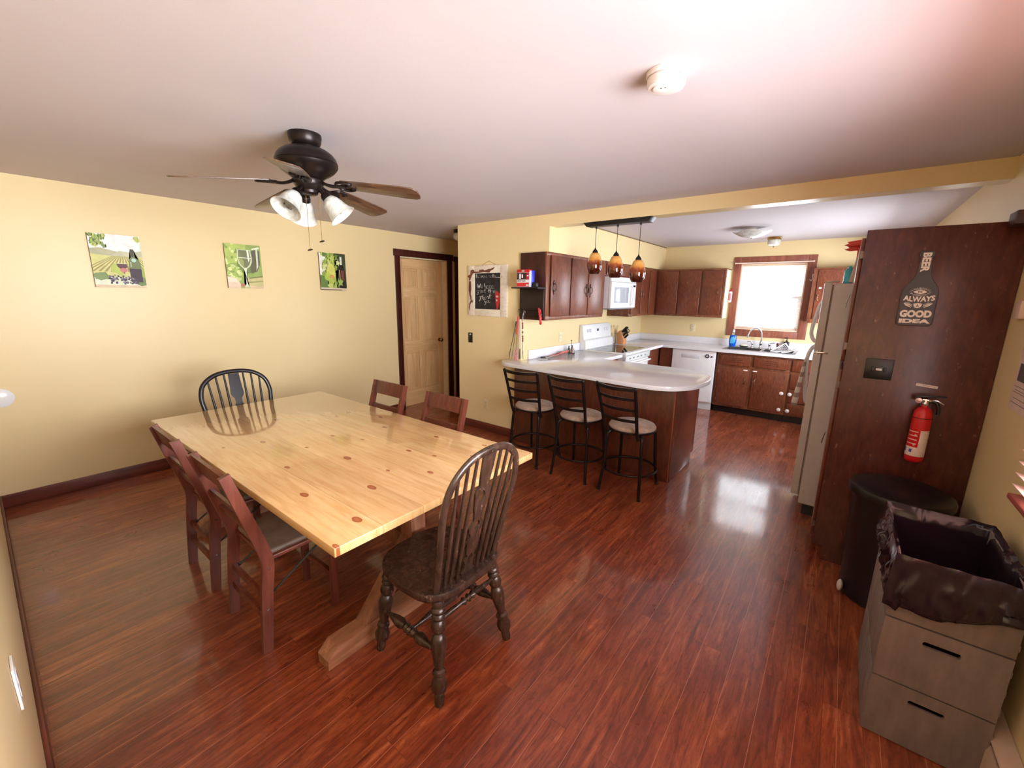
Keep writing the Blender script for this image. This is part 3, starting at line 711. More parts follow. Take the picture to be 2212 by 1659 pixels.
# ================================================================== KITCHEN CABINETS
M_DOORF = M_CAB
M_RED = plain((196, 24, 30), 0.3)
def pull(parent, p, n, s=1.0, axis='z', ornate=False):
    """bail pull at p, n = outward direction"""
    p = Vector(p); n = Vector(n); up = Vector((0, 0, 1)); side = n.cross(up)
    g = G()
    if ornate:
        g.tube([p+n*.014+up*(.038*math.sin(2*PI*i/20))*s+side*(.032*math.cos(2*PI*i/20))*s for i in range(20)], .0036, 8, True)
        for q in (-1, 1):
            g.tube(smooth_path([p+up*q*.034*s+n*.010, p+up*q*.048*s+n*.006+side*.008, p+up*q*.062*s+n*.004-side*.004, p+up*q*.074*s+n*.003+side*.004], 4), [.004]*12+[.0025], 8)
            g.tube([p+up*q*.034*s, p+up*q*.034*s+n*.014], .0035, 8)
        return g.done('pull_handle', plain((60, 54, 56), .3, .8), parent, 'ornate dark metal ring pull')
    g.tube(smooth_path([p+up*.040*s, p+up*.036*s+n*.018, p+n*.024, p-up*.036*s+n*.018, p-up*.040*s], 5), .0042*s, 8)
    g.lathe([(.010, 0), (.010, .003), (.006, .005)], p+up*.040*s, 12, n).lathe([(.010, 0), (.010, .003), (.006, .005)], p-up*.040*s, 12, n)
    return g.done('pull_handle', plain((120, 96, 76), .3, .8), parent)
def front_x(parent, x, y0, y1, z0, z1, handle=None, ornate=False, nm='door', mat=None, th=.018, hinge=None):
    d = G().box(x, x+th, y0, y1, z0, z1, .005, 3).done(nm, mat or M_DOORF, parent)
    if handle: pull(d, (x+th, handle[0], handle[1]), (1, 0, 0), 1.0, ornate=ornate)
    return d
def front_y(parent, y, x0, x1, z0, z1, handle=None, nm='door', mat=None, th=.018, hinge=None):
    d = G().box(x0, x1, y-th, y, z0, z1, .005, 3).done(nm, mat or M_DOORF, parent)
    if handle: pull(d, (handle[0], y-th, handle[1]), (0, -1, 0), .8)
    if hinge is not None:
        for z in (z0+.07, z1-.07):
            G().cyl((hinge, y-th-.002, z-.02), (hinge, y-th-.002, z+.02), .0045, seg=10).done('hinge', plain((170, 130, 100), .3, .7), d)
    return d
# upper run on the stove wall: unit A with three doors and an exposed end
ca = thing('upper_cabinet', 'dark stained upper cabinet with ring pulls, end panel beside the chalkboard wall', 'cabinet', (XS, 4.135, 1.365))
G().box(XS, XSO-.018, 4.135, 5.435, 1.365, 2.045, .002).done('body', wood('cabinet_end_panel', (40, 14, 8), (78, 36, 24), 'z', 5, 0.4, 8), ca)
g = G(); x0, x1 = XSO-.018, XSO
g.box(x0, x1, 4.133, 5.435, 1.365, 1.412, .002).box(x0, x1, 4.133, 5.435, 2.012, 2.045, .002)
for a, b in ((4.133, 4.200), (4.585, 4.612), (4.985, 5.010), (5.400, 5.435)):
    g.mi = 1 if b-a < .03 else 0; g.box(x0, x1, a, b, 1.412, 2.012, .002)
g.done('face_frame', [M_CABE, M_BLACK], ca)  # narrow stiles coloured black to stand in for shade in the door gaps
front_x(ca, XSO, 4.205, 4.585, 1.402, 2.018, (4.245, 1.70), True); front_x(ca, XSO, 4.612, 4.985, 1.402, 2.018, (4.955, 1.68), True); front_x(ca, XSO, 5.008, 5.410, 1.402, 2.018, (5.040, 1.68), True)
# unit B over the microwave
cb = thing('upper_cabinet', 'short dark stained cabinet directly above the white microwave', 'cabinet', (XS, 5.435, 1.865))
G().box(XS, XSO, 5.437, 6.255, 1.868, 2.045, .002).done('body', M_CAB, cb)
front_x(cb, XSO, 5.470, 5.835, 1.885, 2.020, nm='door'); front_x(cb, XSO, 5.855, 6.215, 1.885, 2.020, nm='door')
# unit C right of the microwave, to the corner
cc = thing('upper_cabinet', 'dark upper cabinet between the microwave and the kitchen corner', 'cabinet', (XS, 6.255, 1.340))
G().box(XS, XSO-.018, 6.257, YD, 1.340, 2.040, .002).done('body', M_CAB, cc)
g = G(); g.box(x0, x1, 6.257, 7.29, 1.340, 1.380, .002).box(x0, x1, 6.257, 7.29, 2.005, 2.040, .002)
for a, b in ((6.257, 6.300), (6.615, 6.640), (6.945, 6.975), (7.235, 7.29)): g.box(x0, x1, a, b, 1.380, 2.005, .002)
g.done('face_frame', M_CABE, cc)
front_x(cc, XSO, 6.295, 6.615, 1.372, 2.012, (6.585, 1.66)); front_x(cc, XSO, 6.640, 6.945, 1.372, 2.012, (6.670, 1.66)); front_x(cc, XSO, 6.975, 7.235, 1.372, 2.012)
# sink wall left
yf = 7.275
cd = thing('upper_cabinet', 'three-door dark upper cabinet on the sink wall, left of the window', 'cabinet', (XSO, yf, 1.335))
G().box(XSO+.002, 3.345, yf+.018, YD, 1.335, 2.037, .002).done('body', M_CAB, cd)
g = G(); y0, y1 = yf, yf+.018
g.box(XSO+.002, 3.345, y0, y1, 1.335, 1.375, .002).box(XSO+.002, 3.345, y0, y1, 2.003, 2.037, .002)
for a, b in ((XSO+.002, 2.385), (2.680, 2.712), (3.010, 3.045), (3.305, 3.345)): g.box(a, b, y0, y1, 1.375, 2.003, .002)
g.done('face_frame', M_CABE, cd)
front_y(cd, yf, 2.380, 2.685, 1.366, 2.010, (2.640, 1.70)); front_y(cd, yf, 2.710, 3.012, 1.366, 2.010, (2.968, 1.70)); front_y(cd, yf, 3.040, 3.310, 1.366, 2.010, (3.268, 1.70))
G().box(3.346, 3.352, yf+.02, YD-.002, 1.325, 2.02, .001).done('lit_wall_strip', plain((232, 216, 176), .5), cd, 'pale strip painted as the lit wall beside the cabinet')  # added strip, its pale colour stands in for daylight on the wall
# sink wall right
ce = thing('upper_cabinet', 'dark upper cabinet right of the window, partly behind the refrigerator', 'cabinet', (4.366, yf, 1.315))
G().box(4.376, XR-.002, yf+.018, YD, 1.315, 2.012, .002).done('body', M_CAB, ce)
g = G()
g.box(4.376, XR-.002, y0, y1, 1.315, 1.372, .002).box(4.376, XR-.002, y0, y1, 1.985, 2.012, .002)
for a, b in ((4.376, 4.430), (4.80, 4.84), (5.34, XR-.002)): g.box(a, b, y0, y1, 1.372, 1.985, .002)
g.done('face_frame', M_CABE, ce)
front_y(ce, yf, 4.425, 4.805, 1.365, 1.992, (4.450, 1.64)); front_y(ce, yf, 4.835, 5.345, 1.365, 1.992)
tag(G().box(4.452, 4.480, 7.2545, 7.2565, 1.752, 1.770).done('sticker', M_WHITE, smooth=False), 'tiny white label strip on the cabinet door right of the window', 'label')
tag(G().tube(smooth_path([(4.352, 7.580, 1.95), (4.350, 7.560, 1.93), (4.352, 7.548, 1.885), (4.338, 7.545, 1.862), (4.322, 7.548, 1.885)], 5), .0045, 8).done('hook', plain((240, 240, 240), .3)), 'small white hook on the right side of the kitchen window casing', 'hook')

# ------------------------------------------------ base cabinets
ZC = 0.912; ZU = 0.872
def base_x(name, label, ya, yb, x0=XS+.004, x1=2.60):
    c = thing(name, label, 'cabinet', (x0, ya, 0))
    g = G(); g.box(x0, x1-.018, ya, yb, 0.10, ZU, .002).box(x0, x1-.07, ya, yb, 0, 0.10)
    g.done('body', M_CAB, c); return c
bx = base_x('base_cabinet', 'dark base cabinet under the counter between peninsula and range', 4.90, 5.448)
front_x(bx, 2.582, 4.93, 5.43, .70, .855, nm='drawer'); front_x(bx, 2.582, 4.93, 5.43, .12, .685, (5.38, .60))
bx = base_x('base_cabinet', 'dark base cabinet in the corner right of the white range', 6.31, 6.97)
front_x(bx, 2.582, 6.33, 6.86, .12, .855, None)
# sink base and drawer stack
YB = 6.985
cs = thing('sink_cabinet', 'dark stained sink base cabinet with two doors and false drawer fronts', 'cabinet', (3.42, YB, 0))
G().box(3.415, 4.300, YB+.018, YD, 0.10, ZU-.16, .002).box(3.415, 4.300, YB+.018, YB+.03, ZU-.16, ZU).box(3.415, 3.43, YB+.018, YD, ZU-.16, ZU).done('body', M_CAB, cs)
G().box(3.415, 4.300, YB+.06, YB+.08, 0.0, 0.10).done('toe_kick', M_BLACK, cs)
g = G(); y0, y1 = YB, YB+.018
g.box(3.415, 4.300, y0, y1, .10, .135, .002).box(3.415, 4.300, y0, y1, .665, .705, .002).box(3.415, 4.300, y0, y1, .835, ZU, .002)
for a, b in ((3.415, 3.455), (3.835, 3.885), (4.262, 4.300)): g.box(a, b, y0, y1, .135, .665, .002).box(a, b, y0, y1, .705, .835, .002)
g.done('face_frame', M_CABE, cs)
def slotted(parent, xa, xb):
    d = front_y(parent, YB, xa, xb, .700, .842, nm='false_drawer')
    g = G(); m = (xa+xb)/2
    for k in range(3): g.box(m-.09+.012*k, m+.10-.014*k, YB-.0195, YB-.0175, .745+.026*k, .750+.026*k)
    o = g.done('vent_slot_carving', plain((52, 20, 14), .5), d, smooth=False)
slotted(cs, 3.450, 3.840); slotted(cs, 3.880, 4.266)
front_y(cs, YB, 3.450, 3.838, .128, .672, (3.800, .50), hinge=3.452); front_y(cs, YB, 3.882, 4.266, .128, .672, (3.918, .50), hinge=4.262)
ck = thing('drawer_cabinet', 'dark stained drawer stack right of the sink doors, beside the refrigerator', 'cabinet', (4.302, YB, 0))
G().box(4.302, XR-.002, YB+.018, YD, 0.10, ZU, .002).done('body', M_CAB, ck)
G().box(4.302, XR-.002, YB+.06, YB+.08, 0.0, 0.10).done('toe_kick', M_BLACK, ck)
g = G(); g.box(4.302, 4.322, y0, y1, .10, ZU).box(4.76, 4.80, y0, y1, .10, ZU).box(5.36, XR-.002, y0, y1, .10, ZU)
for a, b in ((.10, .125), (.265, .285), (.455, .475), (.655, .700), (.842, ZU)): g.box(4.322, 5.36, y0, y1, a, b)
g.done('face_frame', M_CABE, ck)
for a, b in ((.118, .270), (.280, .462), (.468, .662), (.696, .848)):
    front_y(ck, YB, 4.318, 4.765, a, b, nm='drawer'); front_y(ck, YB, 4.795, 5.365, a, b, nm='drawer')
for x, z, w in ((4.243, .392, 'upper left'), (4.335, .392, 'upper right'), (4.238, .169, 'lower left'), (4.335, .169, 'lower right')):
    yy = YB-.018
    tag(G().lathe([(.024, 0), (.024, .004), (.018, .008), (0, .009)], (x, yy, z), 24, (0, -1, 0)).lathe([(.006, .009), (.005, .012), (0, .012)], (x, yy, z), 12, (0, -1, 0)).done('safety_latch', plain((235, 226, 222), .4)),
        'round white child-safety latch between sink door and drawers, %s of four' % w, 'latch', 'child-safety latches on the sink cabinet')
for x, w in ((3.790, 'left'), (3.905, 'right')):
    tag(G().box(x-.026, x+.026, YB-.0205, YB-.0178, .640, .655, .001).done('door_label', plain((240, 225, 215), .5)), 'white label strip at the top of the %s sink door' % w, 'label', 'label strips on the sink doors')
# dishwasher
dw = thing('dishwasher', 'white dishwasher left of the sink cabinet', 'dishwasher', (2.785, YB, 0))
G().box(2.79, 3.395, YB+.01, YD-.05, 0.09, ZU-.003, .004).done('body', M_WHITE, dw)
G().box(2.79, 3.395, YB-.022, YB+.010, 0.115, ZU-.006, .008, 3).done('door', M_WHITE, dw)
G().box(2.79, 3.395, YB+.012, YB+.03, 0.0, 0.088, .003).done('toe_panel', plain((205, 203, 205), .3), dw)
G().tube([(3.285+.022*math.cos(2*PI*i/24), YB-.024, .795+.022*math.sin(2*PI*i/24)) for i in range(24)], .007, 8, True).done('dial', plain((28, 24, 60), .4), dw, 'dark blue ring dial')
G().lathe([(.013, 0), (.012, .006), (0, .006)], (3.345, YB-.022, .790), 16, (0, -1, 0)).done('start_button', plain((28, 24, 60), .4), dw)
G().box(2.92, 3.18, YB-.0232, YB-.0215, .745, .80, .001).done('handle_recess', plain((214, 214, 220), .3), dw)
tag(G().box(2.602, 2.783, YB-.0, YB+.02, 0.0, ZU-.002).done('filler_panel', M_CAB), 'dark filler panel in the corner left of the dishwasher', 'panel')
# peninsula
pn = thing('peninsula_cabinet', 'dark stained peninsula cabinet behind the bar stools', 'cabinet', (1.985, 4.10, 0))
G().box(1.985, 3.715, 4.100, 4.116, 0.004, ZU, .001).done('back_panel', M_PEN, pn)
prof = [(4.100, 0.004), (4.74, 0.004), (4.74, 0.09), (4.83, 0.09), (4.83, ZU), (4.100, ZU)]
G().prism(prof, lambda u, v, d: (d, u, v), 3.715, 3.731, .001).done('end_panel', wood('peninsula_end_panel', (78, 38, 28), (112, 58, 44), 'z', 6, 0.2, 5), pn)
G().box(3.7145, 3.7225, 4.0975, 4.100, 0.0, ZU, .0008).done('corner_strip', plain((150, 88, 58), .4), pn)
G().box(XS+.002, 3.715, 4.169, 4.83, 0.09, ZU, .001).box(XS+.002, 3.66, 4.169, 4.74, 0, .09).box(XS+.01, 3.714, 4.117, 4.168, 0.02, ZU-.02).done('body', M_CAB, pn)
for xa in (2.62, 3.18):
    front = G().box(xa, xa+.5, 4.83, 4.848, .12, .85, .004).done('door', M_CAB, pn)
for xk in (2.72, 3.32, 3.50):
    tag(G().box(xk-.03, xk+.03, 4.086, 4.0995, .845, .871, .003).done('bracket', M_BLACK), 'small black bracket under the counter overhang, %s' % {2.72: 'between the middle and left stools', 3.32: 'above the right stool', 3.50: 'near the rounded counter end'}[xk], 'bracket', 'brackets under the counter')

# ------------------------------------------------ worktop (one continuous laminate surface)
ctrl = [(1.818, 4.166), (1.850, 4.05), (1.925, 3.965), (2.05, 3.925)]
edge = [(v.x, v.y) for v in smooth_path([(a, b, 0) for a, b in ctrl], 4)]
edge += [(2.50, 3.900), (3.00, 3.872)]
edge += [(v.x, v.y) for v in smooth_path([(3.32, 3.845, 0), (3.47, 3.835, 0), (3.63, 3.845, 0), (3.76, 3.915, 0), (3.86, 4.07, 0), (3.905, 4.28, 0), (3.895, 4.50, 0), (3.83, 4.69, 0), (3.72, 4.81, 0), (3.58, 4.868, 0), (3.38, 4.895, 0)], 4)]
poly = edge+[(2.645, 4.930), (2.645, 5.452), (XS+.001, 5.452), (XS+.001, 4.166)]
wt = thing('worktop', 'white laminate kitchen worktop with rounded peninsula end and low backsplash', 'worktop', (XS, 4.167, ZU))
g = G()
g.prism(poly, lambda u, v, d: (u, v, d), ZU+.001, ZC, .003)
g.box(XS+.001, 2.645, 6.305, YD-.001, ZU+.001, ZC, .002)
SX0, SX1, SY0, SY1 = 3.475, 4.305, 7.035, 7.485
g.box(2.645, SX0, 6.928, YD-.001, ZU+.001, ZC).box(SX1, XR-.003, 6.928, YD-.001, ZU+.001, ZC)
g.box(SX0, SX1, 6.928, SY0, ZU+.001, ZC).box(SX0, SX1, SY1, YD-.001, ZU+.001, ZC)
g.done('countertop', M_LAM, wt, sharp=30)
g = G(); ZS = 1.014
G().box(XS+.001, XS+.020, 4.30, 5.452, ZC, ZS, .003).done('backsplash', M_LAM, wt)
g.box(XS+.001, XS+.020, 6.305, YD-.001, ZC, ZS, .003).box(XS+.020, XR-.003, YD-.021, YD-.001, ZC, ZS, .003)
g.done('backsplash', M_LAM, wt)

# ------------------------------------------------ range
YR0, YR1 = 5.458, 6.298
rg = thing('range', 'white electric range with black glass top', 'range', (XS+.02, YR0, 0))
G().box(XS+.02, 2.64, YR0, YR1, 0.02, 0.90, .004).done('body', M_WHITE, rg)
G().box(XS+.06, 2.69, YR0, YR1, 0.895, 0.925, .008, 3).done('cooktop', M_WHITE, rg)
G().box(XS+.10, 2.625, YR0+.035, YR1-.035, 0.925, 0.9268).done('glass_top', plain((22, 22, 26), 0.03, 0, 0.02, Specular_IOR_Level=.9), rg, 'black glass cooktop', smooth=False)
for (x, y, r) in ((2.24, 5.68, .075), (2.24, 6.08, .10), (2.48, 5.68, .10), (2.48, 6.08, .075)):
    G().tube([(x+r*math.cos(2*PI*i/32), y+r*math.sin(2*PI*i/32), .9268) for i in range(32)], .0008, 6, True).done('burner_ring', plain((90, 90, 96), .3), rg)
prof = [(XS+.004, .90), (XS+.105, .925), (XS+.098, 1.035), (XS+.070, 1.055), (XS+.048, 1.225), (XS+.030, 1.243), (XS+.004, 1.243)]
bgd = G().prism(prof, lambda u, v, d: (u, d, v), YR0, YR1, .004).done('backguard', M_WHITE, rg)
def bgp(y, z): return (XS+.070-(z-1.055)/(1.225-1.055)*.022, y, z)
nrm = Vector((.170, 0, .022)).normalized()
for k, y in enumerate((YR0+.13, YR0+.20, YR1-.20, YR1-.13)):
    G().lathe([(.024, 0), (.022, .010), (.012, .016), (0, .016)], Vector(bgp(y, 1.16)), 18, nrm).done('knob', plain((206, 208, 216), .3), rg)
G().box(XS+.0565, XS+.0605, 5.855, 5.905, 1.145, 1.178, .001).done('clock_display', plain((20, 40, 46), .2), rg)
prof = [(2.64, .805), (2.682, .812), (2.690, .885), (2.64, .895)]
G().prism(prof, lambda u, v, d: (u, d, v), YR0+.004, YR1-.004, .004).done('control_strip', plain((222, 226, 226), .25), rg)
for y in (5.60, 5.72, 5.86, 5.98, 6.12): G().box(2.683, 2.690, y-.022, y+.022, .838, .856, .001).done('vent_mark', plain((120, 128, 132), .4), rg)
G().box(2.64, 2.668, YR0+.006, YR1-.006, .22, .800, .006).done('oven_door', M_WHITE, rg)
G().box(2.6675, 2.6695, YR0+.15, YR1-.15, .40, .66, .001).done('oven_window', plain((60, 62, 70), .08), rg)
G().tube(smooth_path([(2.665, YR0+.05, .765), (2.705, YR0+.055, .772), (2.712, YR0+.10, .774), (2.712, YR1-.10, .774), (2.705, YR1-.055, .772), (2.665, YR1-.05, .765)], 4), .013, 12).done('oven_handle', M_WHITE, rg)
G().box(2.64, 2.664, YR0+.006, YR1-.006, .035, .205, .006).done('drawer', M_WHITE, rg)
# ------------------------------------------------ microwave
mw = thing('microwave', 'white microwave mounted over the range', 'microwave', (XS, 5.462, 1.462))
G().box(XS+.002, 2.395, 5.462, 6.252, 1.468, 1.862, .005).done('body', plain((214, 206, 208), .35), mw)
G().box(2.397, 2.432, 5.462, 6.252, 1.800, 1.862, .006).done('vent_grille', M_WHITE, mw)
dr = G(); dr.box(2.397, 2.440, 5.462, 6.105, 1.470, 1.797, .008, 3); dr = dr.done('door', M_WHITE, mw)
G().box(2.4385, 2.4425, 5.545, 5.985, 1.535, 1.735, .004).done('door_window', plain((176, 182, 190), .12), dr, 'grey glass window')
G().tube(smooth_path([(2.440, 6.065, 1.755), (2.468, 6.065, 1.735), (2.480, 6.065, 1.635), (2.468, 6.065, 1.530), (2.440, 6.065, 1.510)], 5), .010, 10).done('door_handle', M_WHITE, dr)
G().box(2.397, 2.436, 6.108, 6.252, 1.470, 1.797, .006).done('control_panel', M_WHITE, mw)
G().box(2.4362, 2.4375, 6.14, 6.22, 1.745, 1.770, .0).done('display', plain((30, 40, 44), .2), mw, smooth=False)
G().box(XS+.01, 2.42, 5.468, 6.246, 1.455, 1.468, .004).done('bottom_plate', plain((130, 128, 134), .4), mw)
# ------------------------------------------------ sink and tap
sk = thing('kitchen_sink', 'double-bowl stainless sink set in the white worktop', 'sink', (3.89, 7.26, ZC))
g = G(); SXM = 3.925
rim = .918
g.box(SX0-.022, SX1+.022, SY0-.022, SY0+.020, ZC, rim, .002).box(SX0-.022, SX1+.022, SY1-.075, SY1+.025, ZC, rim, .002)
g.box(SX0-.022, SX0+.02, SY0+.02, SY1-.075, ZC, rim, .002).box(SX1-.02, SX1+.022, SY0+.02, SY1-.075, ZC, rim, .002).box(SXM-.018, SXM+.018, SY0+.02, SY1-.075, ZC, rim, .002)
g.done('rim', M_STEEL, sk)
for (xa, xb) in ((SX0+.02, SXM-.018), (SXM+.018, SX1-.02)):
    ya, yb = SY0+.02, SY1-.075; g = G()
    def rr(dx, z): return [(xa+dx, ya+dx, z), (xb-dx, ya+dx, z), (xb-dx, yb-dx, z), (xa+dx, yb-dx, z)]
    t = .002
    g.box(xa, xa+t, ya, yb, .745, ZC).box(xb-t, xb, ya, yb, .745, ZC).box(xa, xb, ya, ya+t, .745, ZC).box(xa, xb, yb-t, yb, .745, ZC).box(xa, xb, ya, yb, .743, .746)
    g.lathe([(.035, .7465), (.030, .748), (.0, .7475)], ((xa+xb)/2, (ya+yb)/2, 0), 18)
    g.done('bowl', M_STEEL, sk, smooth=False)
ta = thing('kitchen_tap', 'chrome gooseneck kitchen tap behind the sink', 'tap', (3.866, 7.465, rim))
BX, BY = 3.866, 7.465
G().lathe([(.028, 0), (.027, .010), (.018, .020), (.016, .045), (.021, .058), (.018, .085), (.012, .10)], (BX, BY, rim), 20).done('tap_body', M_CHROME, ta)
G().tube(smooth_path([(BX, BY, rim+.08), (BX, BY, 1.08), (BX-.01, BY-.005, 1.15), (BX-.05, BY-.02, 1.195), (BX-.10, BY-.04, 1.195), (BX-.145, BY-.06, 1.155), (BX-.165, BY-.07, 1.085)], 6), .0105, 14).lathe([(.013, 0), (.013, .022)], (BX-.167, BY-.071, 1.066), 14).done('spout', M_CHROME, ta)
for s, xx in ((-1, 3.758), (1, 3.975)):
    g = G(); g.lathe([(.022, 0), (.021, .008), (.013, .018), (.012, .040), (.017, .055), (.014, .072), (.0, .078)], (xx, BY, rim), 18)
    g.tube(smooth_path([(xx, BY, rim+.068), (xx+s*.03, BY-.01, rim+.085), (xx+s*.068, BY-.02, rim+.088)], 4), [.008]*8+[.005], 10)
    g.done('lever_handle', M_CHROME, ta)
g = G(); g.lathe([(.020, 0), (.019, .008), (.012, .020), (.014, .050), (.019, .070), (.017, .088), (0, .095)], (4.075, BY, rim), 18); g.done('side_sprayer', plain((120, 80, 80), .2, .6), ta)
# ================================================================== PENDANT LIGHT
pd = thing('pendant_light', 'black bar pendant with three amber art glass shades over the peninsula', 'pendant light', (3.04, 4.225, 2.287))
prof = [(2.715, 2.2865), (3.365, 2.2865), (3.335, 2.250), (2.745, 2.250)]
G().prism(prof, lambda u, v, d: (u, d, v), 4.172, 4.285, .003).done('canopy_bar', M_BLACK, pd)
def amber():
    t = NT('amber_art_glass'); co = t.coord(kind='Generated'); s = t.n('ShaderNodeSeparateXYZ'); t.l(co, s.inputs[0])
    wv = t.noise(t.coord(), 26, 4, 0.6, 1.0); z = t.math('ADD', s.outputs[2], t.math('MULTIPLY', t.math('SUBTRACT', wv, 0.5), 0.32))
    c = t.ramp(z, [(0.0, C4((48, 16, 10))), (0.30, C4((78, 28, 14))), (0.50, C4((128, 50, 22))), (0.60, C4((172, 88, 40))), (0.68, C4((222, 148, 62))), (0.86, C4((238, 178, 96))), (1, C4((228, 160, 80)))])
    t.base(c); return t.pr(0.07, 0, Coat_Weight=1.0, Coat_Roughness=0.02, Transmission_Weight=0.12)
M_AMBER = amber()
for x, zt, nm in ((2.825, 2.050, 'l'), (3.038, 2.012, 'm'), (3.252, 1.970, 'r')):
    y = 4.225
    G().cyl((x, y, zt), (x, y, 2.252), .0028, seg=8).lathe([(.009, 0), (.009, .012), (.004, .018)], (x, y, 2.232), 12).done('cord', M_BLACK, pd)
    so = G().lathe([(.027, 0), (.026, .012), (.018, .026), (.008, .036), (.0035, .050), (.0, .050)], (x, y, zt-.035), 18).done('socket_cup', M_BLACK, pd)
    pr = [(.028, 0), (.040, -.008), (.055, -.040), (.067, -.085), (.070, -.115), (.064, -.155), (.048, -.190)]
    prs = [(v.x, v.z) for v in smooth_path([(r, 0, h) for r, h in pr], 4)]
    G().lathe(prs+[(r-.004, h) for r, h in prs[::-1]], (x, y, zt-.034), 32, cap=False).done('glass_shade', M_AMBER, pd, 'amber and brown swirled glass shade')
    G().ball((x, y, zt-.11), .024, (1, 1, 1.3), 14).done('light_bulb', plain((225, 220, 210), .2), pd)
# ================================================================== OTHER CEILING LIGHTS
kl = thing('ceiling_light', 'semi-flush kitchen ceiling light with wavy frosted glass dish', 'ceiling light', (3.80, 6.12, 2.4))
G().lathe([(.062, 2.3995), (.062, 2.375), (.056, 2.368), (0, 2.368)], (3.80, 6.12, 0), 28).cyl((3.80, 6.12, 2.31), (3.80, 6.12, 2.37), .006).done('canopy', M_WHITE, kl)
g = G(); rings = []; N = 48
for i in range(11):
    t = i/10; r = .19*t
    rings.append([(3.80+(r*(1+.05*math.cos(4*2*PI*j/N)))*math.cos(2*PI*j/N)+1e-5*j, 6.12+(r*(1+.05*math.cos(4*2*PI*j/N)))*math.sin(2*PI*j/N), 2.290+.062*t*t+.010*t*t*t*math.cos(4*2*PI*j/N)) for j in range(N)])
rings[0] = [(3.80+.002*math.cos(2*PI*j/N), 6.12+.002*math.sin(2*PI*j/N), 2.290) for j in range(N)]
rings2 = [[(x, y, z+.004) for x, y, z in r] for r in rings[::-1]]
g.loft(rings+rings2, cap=False); g.done('glass_dish', M_FROST, kl)
G().lathe([(.007, 0), (.006, -.010), (0, -.014)], (3.80, 6.12, 2.290), 12).done('finial', M_STEEL, kl)
kl2 = thing('ceiling_light', 'small brass and frosted glass ceiling light near the kitchen window', 'ceiling light', (3.905, 7.10, 2.4))
G().lathe([(.083, 2.3995), (.085, 2.388), (.078, 2.384), (.080, 2.372), (.074, 2.366)], (3.905, 7.10, 0), 32).done('brass_rim', M_BRASS, kl2)
G().lathe([(.072, 2.368), (.074, 2.330), (.066, 2.308), (.040, 2.294), (0, 2.290)], (3.905, 7.10, 0), 32).done('glass_bowl', M_FROST, kl2)
G().lathe([(.010, 0), (.008, -.008), (.003, -.014), (.003, -.024), (0, -.026)], (3.905, 7.10, 2.290), 12).done('finial', M_BRASS, kl2)
hl = thing('ceiling_light', 'hallway dome ceiling light half hidden by the chalkboard wall corner', 'ceiling light', (0.84, 4.44, 2.4))
G().lathe([(.085, 2.3995), (.088, 2.365), (.080, 2.355)], (0.84, 4.44, 0), 28).done('base', M_BRONZE, hl)
G().lathe([(.080, 2.358), (.092, 2.335), (.086, 2.300), (.06, 2.275), (0, 2.262)], (0.84, 4.44, 0), 28).done('glass_dome', M_FROST, hl)

# ================================================================== PANTRY + REFRIGERATOR
pt = thing('pantry_cabinet', 'tall dark plywood pantry cabinet beside the refrigerator', 'cabinet', (4.79, 3.60, 0))
PX, PY = 4.792, 3.600
prof = [(PX, 0.095), (PX+.052, 0.095), (PX+.052, 0.0), (XR-.002, 0.0), (XR-.002, 1.992), (PX, 1.992)]
G().prism(prof, lambda u, v, d: (u, d, v), PY, PY+.019, .0012).done('side_panel', M_PANEL, pt)
G().box(PX+.02, XR-.004, PY+.02, 4.165, 0.10, 1.985, .001).box(PX+.07, XR-.004, PY+.02, 4.165, 0.0, 0.10).done('body', M_CAB, pt)
g = G()
for a, b in ((PY+.0195, PY+.045), (4.14, 4.168)): g.box(PX+.001, PX+.0195, a, b, 0.10, 1.985, .001)
for a, b in ((0.10, 0.14), (1.22, 1.26), (1.95, 1.985)): g.box(PX+.001, PX+.0195, PY+.045, 4.14, a, b, .001)
g.done('face_frame', M_CABE, pt)
for a, b, nm in ((.13, 1.215, 'lower'), (1.265, 1.955, 'upper')):
    d = G().box(PX-.018, PX, PY+.036, 4.150, a, b, .004).done('door', M_CAB, pt)
    for z in (a+.09, b-.09):
        G().cyl((PX-.012, PY+.030, z-.022), (PX-.012, PY+.030, z+.022), .006, seg=10).box(PX-.012, PX+.001, PY+.022, PY+.042, z-.02, z+.02).done('hinge', plain((120, 104, 96), .35, .8), d)
    G().tube([(PX-.024-.016*abs(math.sin(PI*i/20)), 4.06, (a+b)/2+.042*math.cos(2*PI*i/20)*1.0) for i in range(11)], .003, 8).done('pull_handle', M_STEEL, d)
# refrigerator
rf = thing('refrigerator', 'almond top-freezer refrigerator with a towel on its handle', 'refrigerator', (4.61, 4.205, 0))
M_FR = plain((204, 196, 192), 0.42, 0, 0.03); M_FRW = plain((222, 218, 216), 0.3)
FY0, FY1 = 4.205, 4.945
G().box(4.672, 5.36, FY0, FY1, 0.085, 1.728, .006, 3).done('body', M_FR, rf)
G().box(4.70, 5.34, FY0+.02, FY1-.02, 0.0, 0.085).done('base', M_BLACK, rf)
G().box(4.662, 4.674, FY0+.01, FY1-.01, 0.14, 1.72).done('door_gasket', plain((150, 132, 122), .6), rf)
def fdoor(z0, z1, nm):
    g = G(); prof = [(4.661, z0), (4.661, z1)]
    # gently crowned front
    out = [(FY0, 4.661), (FY1, 4.661)]+[(FY1-(FY1-FY0)*i/14, 4.618-.012*math.sin(PI*i/14)) for i in range(15)]
    g.prism(out, lambda u, v, d: (v, u, d), z0, z1, .006); return g.done('door', M_FRW if False else M_FR, rf)
fd2 = fdoor(0.150, 1.240, 'f'); fd1 = fdoor(1.252, 1.735, 'z')
